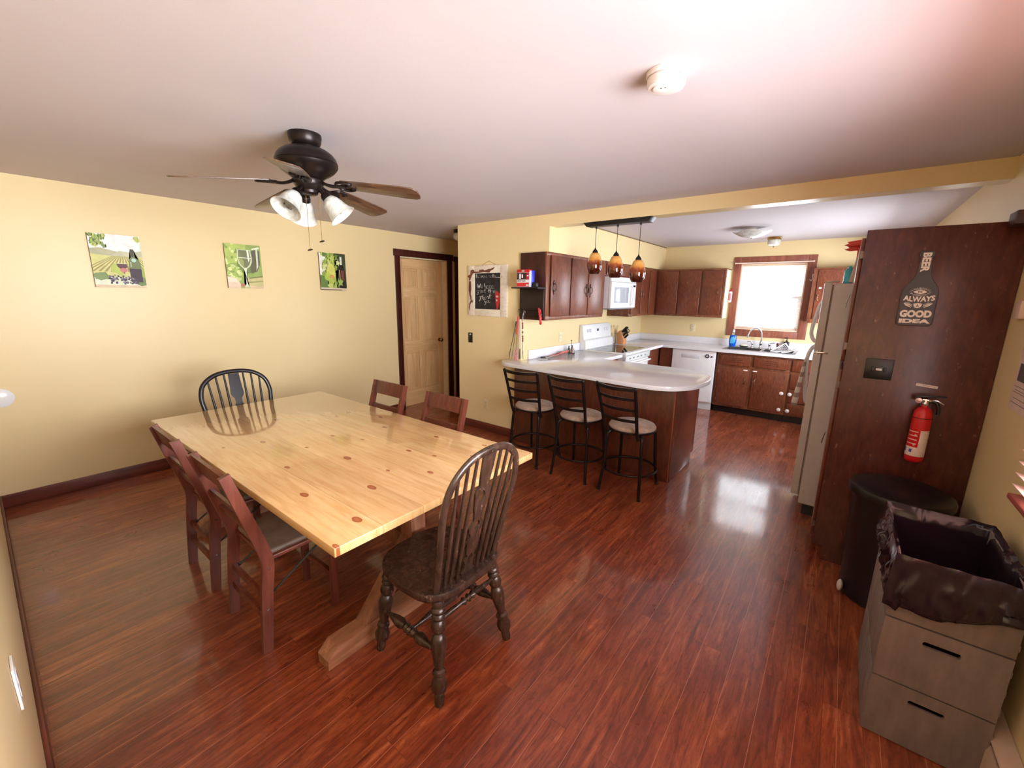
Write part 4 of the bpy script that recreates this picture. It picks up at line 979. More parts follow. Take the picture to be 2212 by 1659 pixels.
def fh(parent, za, zb, bulge_up):
    pts = smooth_path([(4.618, 4.885, za), (4.588, 4.885, za+.02*(1 if zb > za else -1)), (4.566, 4.885, za+(zb-za)*.45), (4.556, 4.885, za+(zb-za)*.80), (4.585, 4.885, zb), (4.618, 4.885, zb)], 6)
    return G().tube(pts, .015, 10, flat=1.5, up=(0, 1, 0)).done('door_handle', M_WHITE, parent, 'white moulded door handle')
fh(fd1, 1.60, 1.275, 0); fh(fd2, 0.74, 1.225, 0)
G().box(4.626, 4.70, FY0-.004, FY0+.05, 1.735, 1.745, .002).done('top_hinge', M_FR, rf)
G().box(4.622, 4.70, FY0-.006, FY0+.03, 1.2405, 1.2515, .001).lathe([(.006, 0), (.006, .03)], (4.64, FY0+.004, 1.231), 10).done('middle_hinge', M_CHROME, rf)
# striped towel folded over the lower fridge handle
def sheet_obj(fn, nu, nv, th):
    g = G(); top = [[Vector(fn(i/nu, j/nv)) for j in range(nv+1)] for i in range(nu+1)]
    f0 = len(g.bm.faces); V = {}
    for i in range(nu+1):
        for j in range(nv+1):
            a = top[min(i+1, nu)][j]-top[max(i-1, 0)][j]; b = top[i][min(j+1, nv)]-top[i][max(j-1, 0)]; n = a.cross(b)
            n = n.normalized() if n.length > 1e-9 else Vector((0, 0, 1))
            V[i, j, 0] = g.bm.verts.new(top[i][j]+n*th/2); V[i, j, 1] = g.bm.verts.new(top[i][j]-n*th/2)
    for i in range(nu):
        for j in range(nv):
            g.bm.faces.new((V[i, j, 0], V[i+1, j, 0], V[i+1, j+1, 0], V[i, j+1, 0])); g.bm.faces.new((V[i, j+1, 1], V[i+1, j+1, 1], V[i+1, j, 1], V[i, j, 1]))
    for i in range(nu):
        for j in (0, nv): g.bm.faces.new((V[i, j, 0], V[i, j, 1], V[i+1, j, 1], V[i+1, j, 0]))
    for j in range(nv):
        for i in (0, nu): g.bm.faces.new((V[i, j, 0], V[i, j+1, 0], V[i, j+1, 1], V[i, j, 1]))
    bmesh.ops.recalc_face_normals(g.bm, faces=g.bm.faces[:]); return g
def towel_mat():
    t = NT('striped_towel'); s = t.n('ShaderNodeSeparateXYZ'); t.l(t.coord(), s.inputs[0])
    w = t.math('FRACT', t.math('MULTIPLY', s.outputs[2], 11.0)); c = t.mix(t.math('LESS_THAN', w, .45), C4((236, 228, 220)), C4((176, 158, 148)))
    t.base(c); return t.pr(.95)
tw = sheet_obj(lambda u, v: (4.556-.040*abs(math.sin(u*PI*3+1))*(.35+v)-.010*v, 4.885-.14*u*(.6+.4*v)+.05*v, 1.115-.40*v+.02*math.sin(u*9)), 24, 20, .004).done('dish_towel', towel_mat(), sharp=80)
tag(tw, 'striped beige and white dish towel hanging from the refrigerator handle', 'towel')
# things standing on the refrigerator, between its top and the pantry
tag(G().box(4.745, 4.775, 4.26, 4.265, 1.737, 1.95, .001, rot=(0, math.radians(8), 0), piv=(4.75, 4.26, 1.737)).done('folded_board', plain((214, 196, 184), .5)), 'thin pale board standing on the refrigerator against the pantry cabinet', 'board')
cy = G(); cy.lathe([(.026, 0), (.028, .01), (.028, .085), (.020, .098), (.012, .104), (.012, .118), (0, .118)], (4.742, 4.33, 1.729), 20)
tag(cy.done('bottle', plain((70, 190, 214), .15, 0, .05)), 'bright blue bottle on top of the refrigerator beside the pantry cabinet', 'bottle')
rd = G()
for k, (a, b, zz, L) in enumerate(((4.70, 4.785, 1.995, .0), (4.705, 4.78, 1.968, .0))):
    rd.prism([(a-.012, zz-.012), (a+.012, zz), (a, zz+.010), (b, zz+.020), (b, zz-.018), (a+.02, zz-.022)], lambda u, v, d: (u, d, v), 4.265+.03*k, 4.29+.03*k, .004)
rd.box(4.765, 4.780, 4.27, 4.30, 1.729, 1.96, .003)
tag(rd.done('plastic_ornament', plain((226, 60, 58), .35)), 'red plastic piece on a stick standing on the refrigerator beside the pantry cabinet', 'ornament')

# ================================================================== THINGS ON THE PANTRY PANEL
bsn = thing('bottle_sign', 'dark bottle-shaped sign reading beer is always a good idea', 'sign', (5.05, PY, 1.485))
half = [(0, 0), (.060, 0), (.0705, .010), (.0725, .03), (.0725, .170), (.068, .195), (.052, .222), (.036, .245), (.027, .275), (.0245, .31), (.022, .355), (.0285, .362), (.0285, .380), (.022, .386), (0, .386)]
outl = [(5.050+x, 1.487+z) for x, z in half]+[(5.050-x, 1.487+z) for x, z in half[-2:0:-1]]
SGF = lambda u, v, d: (u, PY-d, v)
G().prism(outl, SGF, 0.0005, 0.010, .0015).done('sign_board', NT('dark_sign_rim').pr(.4) if False else plain((70, 42, 42), .4), bsn)
inl = [(5.050+(x-5.050)*.94, 1.679+(z-1.679)*.975) for x, z in outl]
G().prism(inl, SGF, 0.010, 0.0106).done('sign_face', plain((24, 17, 22), .35), bsn, 'near-black painted sign face')
M_CREAM = plain((226, 214, 200), .5)
g = G()
FT = lambda u, v, d: (u, PY-d, v)
D1 = .0110
rot90 = lambda u, v, d: (v, PY-d, u)
text_mesh(g, 'BEER', lambda u, v, d: (5.050+v, PY-d, -u), -1.862, -1.765, -.0165, .0165, 0, D1, bold=.05, sp=1.05)
text_mesh(g, 'ALWAYS', lambda u, v, d: (u, PY-d, v+.55*abs(u-5.05)**1.5), 4.990, 5.112, 1.612, 1.640, 0, D1, bold=.04)
text_mesh(g, 'GOOD', FT, 4.988, 5.112, 1.532, 1.570, 0, D1, bold=.06)
text_mesh(g, 'IDEA', FT, 4.990, 5.112, 1.502, 1.524, 0, D1, bold=.06)
# burst with IS, and the A shield between wheat ears
def flat(g, poly): g.mi = 0; vs = [g.bm.verts.new(FT(u, v, D1)) for u, v in poly]; g.bm.faces.new(vs)
flat(g, [(5.024, 1.664), (5.037, 1.6715), (5.051, 1.674), (5.065, 1.6715), (5.078, 1.664), (5.065, 1.6565), (5.051, 1.654), (5.037, 1.6565)])
for k in range(26):
    a = 2*PI*k/26; ca, sa = math.cos(a), math.sin(a); r0 = 1/math.sqrt((ca/.032)**2+(sa/.0125)**2); r1 = 1/math.sqrt((ca/.043)**2+(sa/.024)**2)
    px, pz = -sa*.0009, ca*.0009; cx, cz = 5.051, 1.664
    flat(g, [(cx+ca*r0-px, cz+sa*r0-pz), (cx+ca*r1-px*.4, cz+sa*r1-pz*.4), (cx+ca*r1+px*.4, cz+sa*r1+pz*.4), (cx+ca*r0+px, cz+sa*r0+pz)])
flat(g, [(5.034, 1.604), (5.051, 1.607), (5.068, 1.604), (5.066, 1.590), (5.060, 1.583), (5.051, 1.580), (5.042, 1.583), (5.036, 1.590)])
for s in (-1, 1):
    for k, (x0_, x1_, zz, w) in enumerate(((.024, .048, 1.588, .0022), (.020, .052, 1.592, .0012), (.022, .055, 1.597, .0026), (.020, .050, 1.601, .0012), (.022, .042, 1.603, .0008))):
        xa, xb = 5.051+s*x0_, 5.051+s*x1_; za, zb = zz-.004, zz+.008
        flat(g, [(xa, za-w/2), (xb, zb-w), (xb, zb+w), (xa, za+w/2)][::(1 if s > 0 else -1)])
g.done('sign_lettering', M_CREAM, bsn, 'cream lettering', smooth=False)
g = G(); text_mesh(g, 'IS', FT, 5.043, 5.060, 1.6595, 1.6685, 0, .0115, bold=.03); text_mesh(g, 'A', FT, 5.045, 5.057, 1.586, 1.600, 0, .0115, bold=.02)
g.done('dark_lettering', plain((40, 26, 28), .5), bsn, smooth=False)

sw = thing('switch_plate', 'black double switch plate with a small label on the pantry panel', 'switch', (4.948, PY, 1.183))
G().box(4.888, 5.008, PY-.007, PY-.0005, 1.183, 1.298, .003).done('cover_plate', M_BLACK, sw)
for x in (4.922, 4.974): G().box(x-.006, x+.006, PY-.013, PY-.006, 1.226, 1.252, .002).done('toggle', M_BLACK, sw)
G().box(4.936, 4.962, PY-.0085, PY-.0070, 1.233, 1.245, .0004).done('paper_label', plain((225, 215, 210), .6), sw)
ls = thing('label_strip', 'narrow white label strip above the fire extinguisher', 'label', (5.155, PY, 1.165))
G().box(5.112, 5.198, PY-.0012, PY-.0002, 1.166, 1.180, rot=(0, math.radians(5), 0), piv=(5.155, PY, 1.172)).done('strip', plain((228, 214, 208), .6), ls, smooth=False)
g = G(); text_mesh(g, 'Fire Extinguisher', lambda u, v, d: (u, PY-d, v-(u-5.155)*math.tan(math.radians(5))), 5.118, 5.192, 1.1695, 1.1765, 0, .0016, bold=.01); g.done('lettering', plain((60, 40, 40), .6), ls, smooth=False)
fe = thing('fire_extinguisher', 'red fire extinguisher hanging on the dark pantry panel', 'fire extinguisher', (5.155, 3.545, .765))
EX, EY = 5.158, 3.548
G().lathe([(.030, .765), (.037, .772), (.039, .785), (.039, 1.015), (.036, 1.040), (.026, 1.060), (.015, 1.068), (.014, 1.085)], (EX, EY, 0), 32).done('cylinder', M_RED, fe)
def exl():
    t = NT('extinguisher_label'); s = t.n('ShaderNodeSeparateXYZ'); t.l(t.coord(), s.inputs[0])
    fr = t.math('FRACT', t.math('MULTIPLY', s.outputs[2], 140)); nz = t.noise(t.coord((60, 60, 140)), 4, 2)
    ln = t.math('MULTIPLY', t.math('LESS_THAN', fr, .4), t.math('GREATER_THAN', nz, .5))
    t.base(t.mix(t.math('MULTIPLY', ln, .45), C4((226, 212, 204)), C4((120, 96, 96)))); return t.pr(.4)
def band(g, a0, a1, z0, z1, r):
    n = 14
    rows = [[(EX+r*math.cos(a0+(a1-a0)*i/n), EY+r*math.sin(a0+(a1-a0)*i/n), z0), (EX+r*math.cos(a0+(a1-a0)*i/n), EY+r*math.sin(a0+(a1-a0)*i/n), z1),
             (EX+(r-.0006)*math.cos(a0+(a1-a0)*i/n), EY+(r-.0006)*math.sin(a0+(a1-a0)*i/n), z1), (EX+(r-.0006)*math.cos(a0+(a1-a0)*i/n), EY+(r-.0006)*math.sin(a0+(a1-a0)*i/n), z0)] for i in range(n+1)]
    g.loft(rows); return g
R_ = math.radians
band(band(G(), R_(-88), R_(-15), .800, .945, .0396), R_(-200), R_(-88), .800, .850, .0396).done('instruction_label', exl(), fe, 'white instruction label')
g = G()
for k in range(4): band(g, R_(-170), R_(-100), .866+.022*k, .871+.022*k, .0397)
for k in range(3): g.ball((EX+.0392*math.cos(R_(-112)), EY+.0392*math.sin(R_(-112)), .862+.028*k), .005, (1, .4, .7), 10)
g.done('instruction_print', plain((236, 190, 186), .4), fe)
g = G()
for a in (-172, -126): band(g, R_(a-9), R_(a+9), .820, .838, .0399)
g.done('pictogram', plain((52, 84, 168), .4), fe)
G().lathe([(.016, 1.078), (.018, 1.086), (.014, 1.094), (.012, 1.112)], (EX, EY, 0), 18).box(EX-.016, EX+.020, EY-.012, EY+.012, 1.098, 1.112, .003).done('valve', M_CHROME, fe)
G().lathe([(.014, 0), (.014, .010), (0, .011)], (EX-.030, EY-.010, 1.102), 20, (0, -1, 0)).done('pressure_gauge', plain((196, 170, 168), .2, .4), fe)
G().prism([(EX-.045, 1.112), (EX-.02, 1.118), (EX+.075, 1.128), (EX+.075, 1.134), (EX-.02, 1.130), (EX-.045, 1.120)], lambda u, v, d: (u, EY+d, v), -.008, .008, .001).done('top_lever', M_BLACK, fe)
G().prism([(EX+.01, 1.096), (EX+.04, 1.104), (EX+.066, 1.090), (EX+.070, 1.094), (EX+.042, 1.112), (EX+.01, 1.104)], lambda u, v, d: (u, EY+d, v), -.008, .008, .001).done('carry_handle', M_CHROME, fe)
G().tube(smooth_path([(EX+.012, EY, 1.100), (EX+.038, EY-.005, 1.098), (EX+.052, EY-.005, 1.065), (EX+.053, EY-.004, 1.035)], 6), .008, 10).done('hose', M_BLACK, fe)
G().box(EX-.015, EX+.015, EY+.040, PY, .80, 1.09, .001).tube([(EX+.041*math.cos(a), EY+.041*math.sin(a), 1.010) for a in [2*PI*i/32 for i in range(32)]], .0016, 6, True).done('wall_bracket', M_BLACK, fe)

# ================================================================== TRASH CAN, CRATE, BAG
tc = thing('trash_can', 'round black lidded trash can in front of the pantry panel', 'trash can', (5.115, 3.36, 0))
M_CAN = plain((16, 14, 18), .36)
cx_, cy_ = 5.115, 3.365
G().lathe([(.0, .004), (.165, .004), (.172, .02), (.192, .60), (.194, .612)], (cx_, cy_, 0), 48).done('bin_body', M_CAN, tc)
G().lathe([(.198, .606), (.210, .610), (.212, .635), (.206, .650), (.185, .660), (.08, .668), (0, .670)], (cx_, cy_, 0), 48).done('lid', M_CAN, tc)
G().ball((4.945, 3.29, .045), .03, (.5, 1, 1.1), 14).done('foot_pedal', plain((210, 200, 196), .4), tc, 'pale foot pedal')
CX0, CX1, CY0, CY1, CZ = 5.022, 5.337, 2.380, 2.865, .735
cr = thing('storage_crate', 'grey wooden slatted crate with slot handles, holding a black trash bag', 'crate', (CX0, CY0, 0))
def crate_mat():
    t = NT('grey_painted_wood'); v = t.coord((1, 1, .25)); f = t.noise(v, 20, 4, .6)
    t.base(t.ramp(f, [(0.3, C4((112, 101, 97))), (0.7, C4((136, 123, 117)))])); t.bump(f, .08, .002); return t.pr(.6)
M_CR = crate_mat(); M_DARK = plain((30, 22, 24), .8)
tiers = [(0.004, .248), (.254, .498), (.504, CZ)]
xs_ = (CX0+CX1)/2
def slot_front(z0, z1, y0, y1, slot):
    g = G()
    if not slot: g.box(CX0+.0005, CX1-.0005, y0, y1, z0, z1, .002); return g
    sx0, sx1, s0, s1 = xs_-.050, xs_+.045, z1-.066, z1-.046
    g.box(CX0+.0005, sx0, y0, y1, z0, z1).box(sx1, CX1-.0005, y0, y1, z0, z1).box(sx0, sx1, y0, y1, z0, s0).box(sx0, sx1, y0, y1, s1, z1)
    for xx, sg in ((sx0, 1), (sx1, -1)):
        g.prism([(xx, s0), (xx+sg*.004, s0), (xx, s0+.006)][::sg], lambda u, v, d: (u, d, v), y0, y1)
        g.prism([(xx, s1), (xx+sg*.004, s1), (xx, s1-.006)][::-sg], lambda u, v, d: (u, d, v), y0, y1)
    return g
for k, (a, b) in enumerate(tiers):
    slot_front(a, b, CY0, CY0+.012, k < 2).done('front_board', M_CR, cr)
    G().box(CX0+.0005, CX1-.0005, CY1-.012, CY1, a, b, .002).done('rear_board', M_CR, cr)
    # finger joints on the left corner and long vertical-looking slats on the sides
    for j in range(4):
        ya = CY0+.0125+j*(CY1-CY0-.025)/4; yb = CY0+.0125+(j+1)*(CY1-CY0-.025)/4-.004
        G().box(CX0, CX0+.011, ya, yb, a, b, .002).done('side_slat', M_CR, cr)
        G().box(CX1-.011, CX1, ya, yb, a, b, .002).done('side_slat', M_CR, cr)
    for j in range(3):
        z = a+.03+j*.075
        if z+.02 > b: continue
        G().box(CX0-.0015, CX0+.001, CY0-.0012, CY0+.012, z, z+.022, .0005).done('finger_joint', M_CR, cr)
        G().box(CX1-.001, CX1+.0015, CY0-.0012, CY0+.012, z, z+.022, .0005).done('finger_joint', M_CR, cr)
G().box(CX0+.012, CX1-.012, CY0+.013, CY1-.013, .004, .016).done('bottom_board', M_CR, cr)
def bag_mat():
    t = NT('black_bag_plastic'); n = t.noise(t.coord((1, 1, .6)), 12, 1.5, .5, 1.8)
    t.base(C4((36, 25, 34))); t.bump(n, .25, .012); return t.pr(.13, 0, Specular_IOR_Level=.45)
def build_bag():
    g = G(); n = 224; x0_, x1_, y0_, y1_ = CX0-.004, CX1+.004, CY0-.004, CY1+.004
    per = []
    L = [(x0_, y0_), (x1_, y0_), (x1_, y1_), (x0_, y1_)]
    for s_ in range(4):
        a, b = L[s_], L[(s_+1) % 4]
        for i in range(n//4): t = i/(n//4); per.append((a[0]+(b[0]-a[0])*t, a[1]+(b[1]-a[1])*t, s_, t))
    cxm, cym = (x0_+x1_)/2, (y0_+y1_)/2
    def nz(x, y, z, s): return noise.noise(Vector((x*s, y*s, z*s)))
    rings = []
    # skirt hanging outside from the hem up to the rim, then down inside
    levels = [('o', 0.0), ('o', .08), ('o', .2), ('o', .35), ('o', .5), ('o', .65), ('o', .8), ('o', .92), ('r', 0), ('i', .04), ('i', .12), ('i', .25), ('i', .4), ('i', .55), ('i', .7), ('i', .85), ('i', 1.0)]
    for typ, t in levels:
        ring = []
        for (x, y, s_, tt) in per:
            dx, dy = x-cxm, y-cym; d = math.hypot(dx, dy); ux, uy = dx/d, dy/d
            rimz = CZ+.012+.006*nz(x, y, 0, 18)
            drop = {0: .15+.035*math.sin(tt*5)+.02*(tt < .12), 1: .10, 2: .10, 3: .12+.03*math.cos(tt*7)}[s_]+.025*nz(x, y, 3, 12)
            if typ == 'o':
                z = rimz-drop*(1-t); off = .006+.012*(1-t)+(.020*(1-2.6*abs(nz(x+z*.9, y-z*.9, z*.7+2, 15)))+.016*(1-2.6*abs(nz(x-z*1.2, y+z*1.2, 5-z*.6, 23))))*(1.05-t)*min(1, .35+t*2); off = max(.0035, off)
                p = (x+ux*off, y+uy*off, z)
            elif typ == 'r':
                p = (x+ux*.002, y+uy*.002, rimz+.005)
            else:
                z = rimz-.44*t; inn = .021+.05*t**1.5+.030*abs(nz(x+z*.4, y-z*.4, z*.5, 9))*min(1, t*4)
                p = (x-ux*inn, y-uy*inn, z)
            ring.append(p)
        rings.append(ring)
    bot = [(cxm+(x-cxm)*.35, cym+(y-cym)*.35, CZ-.455) for (x, y, z) in rings[-1]]
    rings.append(bot)
    # single-skin sheet given a real thickness
    f0 = 0; t_ = bmesh.new(); R = [[t_.verts.new(p) for p in r] for r in rings]; m = len(R[0])
    for i in range(len(R)-1):
        for j in range(m):
            k = (j+1) % m; t_.faces.new((R[i][j], R[i][k], R[i+1][k], R[i+1][j]))
    t_.faces.new(R[-1])
    me = bpy.data.meshes.new('tmp'); t_.to_mesh(me); t_.free(); g.bm.from_mesh(me); bpy.data.meshes.remove(me)
    return g
bg_ = build_bag().done('trash_bag', bag_mat(), sharp=60)
tag(bg_, 'shiny black plastic bag folded over the rim of the grey crate', 'trash bag')
sm_ = bg_.modifiers.new('thick', 'SOLIDIFY'); sm_.thickness = 0.0012
# small wall things on the right wall
hb_ = thing('baseboard_heater', 'beige metal baseboard heater along the right wall behind the crate', 'heater', (5.35, 1.7, 0))
M_HT = plain((196, 172, 152), .4)
G().prism([(XR-.001, .02), (XR-.012, .02), (XR-.012, .185), (XR-.001, .205)], lambda u, v, d: (u, d, v), .62, 3.05, .001).done('back_plate', M_HT, hb_)
G().prism([(5.330, .03), (5.334, .03), (5.336, .14), (5.342, .165), (5.338, .165), (5.331, .142)], lambda u, v, d: (u, d, v), .62, 3.05).done('front_cover', M_HT, hb_)
G().prism([(XR-.002, .190), (5.345, .192), (5.336, .182), (5.336, .187), (5.345, .197), (XR-.002, .205)], lambda u, v, d: (u, d, v), .62, 3.05).done('top_hood', M_HT, hb_)
G().box(5.345, 5.375, .64, 3.03, .06, .13).done('fins', plain((60, 50, 46), .6), hb_, smooth=False)
for y in (.62, 3.05): G().box(5.328, XR-.001, y-.02, y+.02, .0, .205, .003).done('end_cap', M_HT, hb_)
pp = thing('notice_paper', 'printed notice sheet on the right wall, cut by the frame edge', 'paper', (XR-.002, 3.14, 1.155))
G().box(XR-.0022, XR-.001, 2.985, 3.305, 1.158, 1.46, .0003).done('sheet', plain((214, 190, 182), .6), pp, smooth=False)
g = G()
for k, z in enumerate((1.19, 1.21, 1.235, 1.245, 1.26)): g.box(XR-.0030, XR-.0022, 3.02, 3.285-.02*(k % 2), z, z+.0018)
g.box(XR-.0030, XR-.0022, 3.10, 3.275, 1.285, 1.36).done('print', plain((96, 84, 88), .6), pp, smooth=False)
tag(G().box(XR-.022, XR-.0005, 3.40, 3.48, 1.545, 1.625, .004).done('thermostat', plain((214, 190, 176), .4)), 'small pale wall thermostat above the notice on the right wall', 'thermostat')
tag(G().box(5.30, XR-.001, 3.45, 3.575, 1.962, 2.022, .004).done('small_box', plain((60, 34, 34), .5)), 'small dark brown box by the top right corner of the pantry panel', 'box')
tag(G().lathe([(.068, 0), (.068, .010), (.060, .016), (0, .017)], (0.001, 0.548, .83), 32, (1, 0, 0)).done('wall_disc', M_WHITE), 'round white disc low on the left wall, cut by the frame edge', 'wall plate')
# ================================================================== SWITCHES AND OUTLETS
def plate(name, label, cat, c, n, w, h, mat, kind, tilt=0):
    c = Vector(c); n = Vector(n); up = Vector((0, 0, 1)); sd = up.cross(n); t = thing(name, label, cat, c-up*h/2)
    def bx(g, u0, u1, v0, v1, d0, d1, bev=0.0):
        a = c+sd*u0+up*v0+n*d0; b = c+sd*u1+up*v1+n*d1; g.box(a.x, b.x, a.y, b.y, a.z, b.z, bev); return g
    bx(G(), -w/2, w/2, -h/2, h/2, .0005, .006, .002).done('cover_plate', mat, t)
    if kind == 'outlet':
        for s in (-1, 1):
            f = bx(G(), -.016, .016, s*.020-.014, s*.020+.014, .006, .0075, .001).done('receptacle', mat, t)
            g = G(); bx(g, -.008, -.006, s*.020-.004, s*.020+.006, .0074, .0079); bx(g, .006, .008, s*.020-.004, s*.020+.006, .0074, .0079); g.lathe([(.0025, .0074), (.0025, .0079)], c+up*(s*.020-.009), 8, n)
            g.done('socket_slots', plain((40, 36, 34), .6), f, smooth=False)
    else:
        bx(G(), -.015, .015, -.030, .030, .006, .009, .001).done('rocker', mat, t)
        if kind == 'labelled': bx(G(), -.012, .012, .034, .046, .006, .0066).done('paper_label', M_WHITE, t, smooth=False)
    return t
plate('light_switch', 'black light switch below the chalkboard', 'switch', (1.262, YA, 1.112), (0, -1, 0), .068, .118, M_BLACK, 'labelled')
plate('wall_outlet', 'ivory outlet low on the wall below the black switch', 'outlet', (1.512, YA, .333), (0, -1, 0), .072, .114, plain((232, 214, 176), .4), 'outlet')
plate('wall_outlet', 'ivory outlet above the counter between range and window', 'outlet', (2.877, YD, 1.147), (0, -1, 0), .072, .114, plain((226, 208, 176), .4), 'outlet')
plate('wall_outlet', 'pale outlet above the counter between the peninsula and the range', 'outlet', (XS, 4.985, 1.118), (1, 0, 0), .072, .114, plain((234, 222, 184), .4), 'outlet')
plate('wall_outlet', 'white outlet on the near wall at the bottom left of the frame', 'outlet', (3.27, YN, .665), (0, 1, 0), .072, .114, M_WHITE, 'outlet')
plate('wall_outlet', 'brass-toned outlet at the wall corner behind the left stool', 'outlet', (1.925, YA, .445), (0, -1, 0), .05, .08, plain((190, 150, 90), .4), 'outlet')

# ================================================================== WALL PICTURES
def ell(cx, cy, rx, ry, n=20, a0=0.0): return [(cx+rx*math.cos(a0+2*PI*i/n), cy+ry*math.sin(a0+2*PI*i/n)) for i in range(n)]
def blob(cx, cy, rx, ry, seed, n=18, j=.22):
    rnd = random.Random(seed); return [(cx+rx*(1+j*(rnd.random()-.5)*2)*math.cos(2*PI*i/n), cy+ry*(1+j*(rnd.random()-.5)*2)*math.sin(2*PI*i/n)) for i in range(n)]
def leaf(cx, cy, r, seed, n=5):
    rnd = random.Random(seed); a0 = rnd.random()*6; P_ = []
    for i in range(n*2): a = a0+PI*i/n; rr = r*(1 if i % 2 == 0 else .55); P_.append((cx+rr*math.cos(a), cy+rr*math.sin(a)))
    return P_
def clip01(poly):
    for ax, lim, keep in ((0, 0.0, 1), (0, 1.0, -1), (1, 0.0, 1), (1, 1.0, -1)):
        out = []
        for i in range(len(poly)):
            a, b = poly[i-1], poly[i]; ia = (a[ax]-lim)*keep >= 0; ib = (b[ax]-lim)*keep >= 0
            if ia != ib:
                t = (lim-a[ax])/(b[ax]-a[ax]); out.append((a[0]+(b[0]-a[0])*t, a[1]+(b[1]-a[1])*t))
            if ib: out.append(b)
        poly = out
        if not poly: return []
    return poly
def picture(label, y0, z0, w, h, layers, edge):
    t = thing('canvas_picture', label, 'picture', (0, y0+w/2, z0), 'three wine pictures on the yellow wall')
    G().box(.002, .022, y0, y0+w, z0, z0+h, .001).done('canvas', edge, t)
    g = G(); mats = []; idx = {}; d = .0222
    bm = g.bm
    for rgb, poly in layers:
        poly = clip01(poly)
        if len(poly) < 3: continue
        area_ = sum(poly[i-1][0]*poly[i][1]-poly[i][0]*poly[i-1][1] for i in range(len(poly)))
        if area_ < 0: poly = poly[::-1]
        if rgb not in idx: idx[rgb] = len(mats); mats.append(plain(rgb, .55, 0, .10))
        f = bm.faces.new([bm.verts.new((d, y0+w*u, z0+h*v)) for u, v in poly]); f.material_index = idx[rgb]; d += .000022
    bmesh.ops.triangulate(bm, faces=bm.faces[:], ngon_method='EAR_CLIP')
    g.done('printed_image', mats, t, smooth=False)
    return t
full = [(0, 0), (1, 0), (1, 1), (0, 1)]
L1 = [((216, 222, 196), full), ((236, 236, 232), [(.12, .62), (.95, .62), (1, 1), (0, 1), (0, .75)])]
L1 += [((176, 174, 140), [(0, .60), (0, .72), (.18, .745), (.42, .70), (.62, .66), (.70, .60)]), ((190, 188, 156), [(.35, .58), (.55, .70), (.8, .68), (1, .72), (1, .58)]), ((206, 202, 128), [(0, .34), (0, .62), (.4, .595), (1, .60), (1, .20), (0, .20)])]
for k in range(11):
    u = -.25+k*.115; L1.append(((152, 138, 84), [(u, .30), (u+.05, .30), (.42+k*.028, .60), (.405+k*.028, .60)]))
for k in range(5):
    u = .80+k*.10; L1.append(((150, 146, 78), [(u+.15, .25), (u+.20, .25), (.78+k*.03, .59), (.77+k*.03, .59)]))
for k in range(34):
    rr = random.Random(k); L1.append((((150, 168, 84), (182, 194, 96), (120, 140, 70))[k % 3], leaf(.04+.26*rr.random()**1.2, .98-.22*rr.random()**1.5*(1 if k % 4 else .4), .05, k)))
for k in range(8): L1.append(((186, 196, 100), leaf(.90+.09*random.Random(k+9).random(), .90+.08*random.Random(k+90).random(), .04, k)))
L1 += [((214, 190, 158), [(0, 0), (1, 0), (1, .045), (0, .05)]), ((178, 190, 90), blob(.48, .36, .14, .11, 3)), ((120, 140, 84), blob(.14, .21, .14, .08, 4)), ((160, 176, 84), blob(.95, .26, .12, .12, 5)), ((110, 132, 74), blob(.93, .12, .10, .09, 6))]
L1 += [((112, 122, 74), [(.70, .30), (.945, .30), (.945, .47), (.92, .54), (.845, .59), (.835, .745), (.765, .745), (.765, .59), (.72, .54), (.70, .45)]), ((70, 52, 44), [(.775, .60), (.825, .60), (.83, .74), (.77, .74)]), ((58, 40, 52), [(.705, .11), (.94, .11), (.945, .37), (.70, .37)]), ((172, 204, 186), ell(.815, .535, .048, .038)), ((206, 214, 190), [(.735, .40), (.75, .40), (.755, .50), (.74, .50)])]
L1 += [((96, 58, 58), [(.455, .455), (.665, .455), (.665, .40), (.62, .36), (.54, .355), (.48, .39)]), ((198, 120, 118), ell(.585, .335, .075, .042)), ((206, 210, 176), [(.45, .458), (.67, .458), (.67, .465), (.45, .465)]), ((120, 70, 66), [(.575, .30), (.60, .30), (.60, .27), (.575, .27)])]
for k in range(70):
    rr = random.Random(100+k); cu = .28+.56*rr.random(); cv = .07+.19*rr.random()*(1-abs(cu-.46)*1.3)
    L1.append((((66, 54, 74), (96, 84, 100), (140, 126, 132), (52, 40, 56))[k % 4], ell(cu, cv, .022, .018, 10)))
L2 = [((148, 168, 84), full), ((176, 194, 98), [(0, .55), (.5, .60), (.6, 1), (0, 1)]), ((112, 132, 66), [(.28, .35), (.75, .35), (.8, .85), (.35, .9)])]
for k in range(26):
    rr = random.Random(200+k); L2.append((((202, 214, 130), (182, 202, 110), (216, 224, 150), (132, 154, 76))[k % 4], ell(rr.random()*.55, .45+.55*rr.random(), .02+.04*rr.random(), .018+.03*rr.random(), 14)))
for k in range(22):
    rr = random.Random(240+k); L2.append((((196, 212, 126), (166, 190, 92), (212, 222, 150))[k % 3], ell(.02+.36*rr.random(), .20+.30*rr.random()*(1-.3*rr.random()), .055, .04, 16)))
L2 += [((224, 196, 170), [(0, 0), (.34, 0), (.34, .10), (.28, .20), (.10, .26), (0, .26)]), ((236, 216, 190), [(0, .14), (.27, .13), (.24, .22), (0, .25)]), ((196, 186, 128), [(.45, 0), (1, 0), (1, .30), (.50, .24)]), ((156, 150, 88), [(.55, .12), (1, .16), (1, .19), (.55, .15)]), ((120, 122, 66), [(.6, .22), (1, .27), (1, .30), (.6, .25)]), ((214, 184, 150), [(.62, 0), (1, 0), (1, .05), (.6, .06)])]
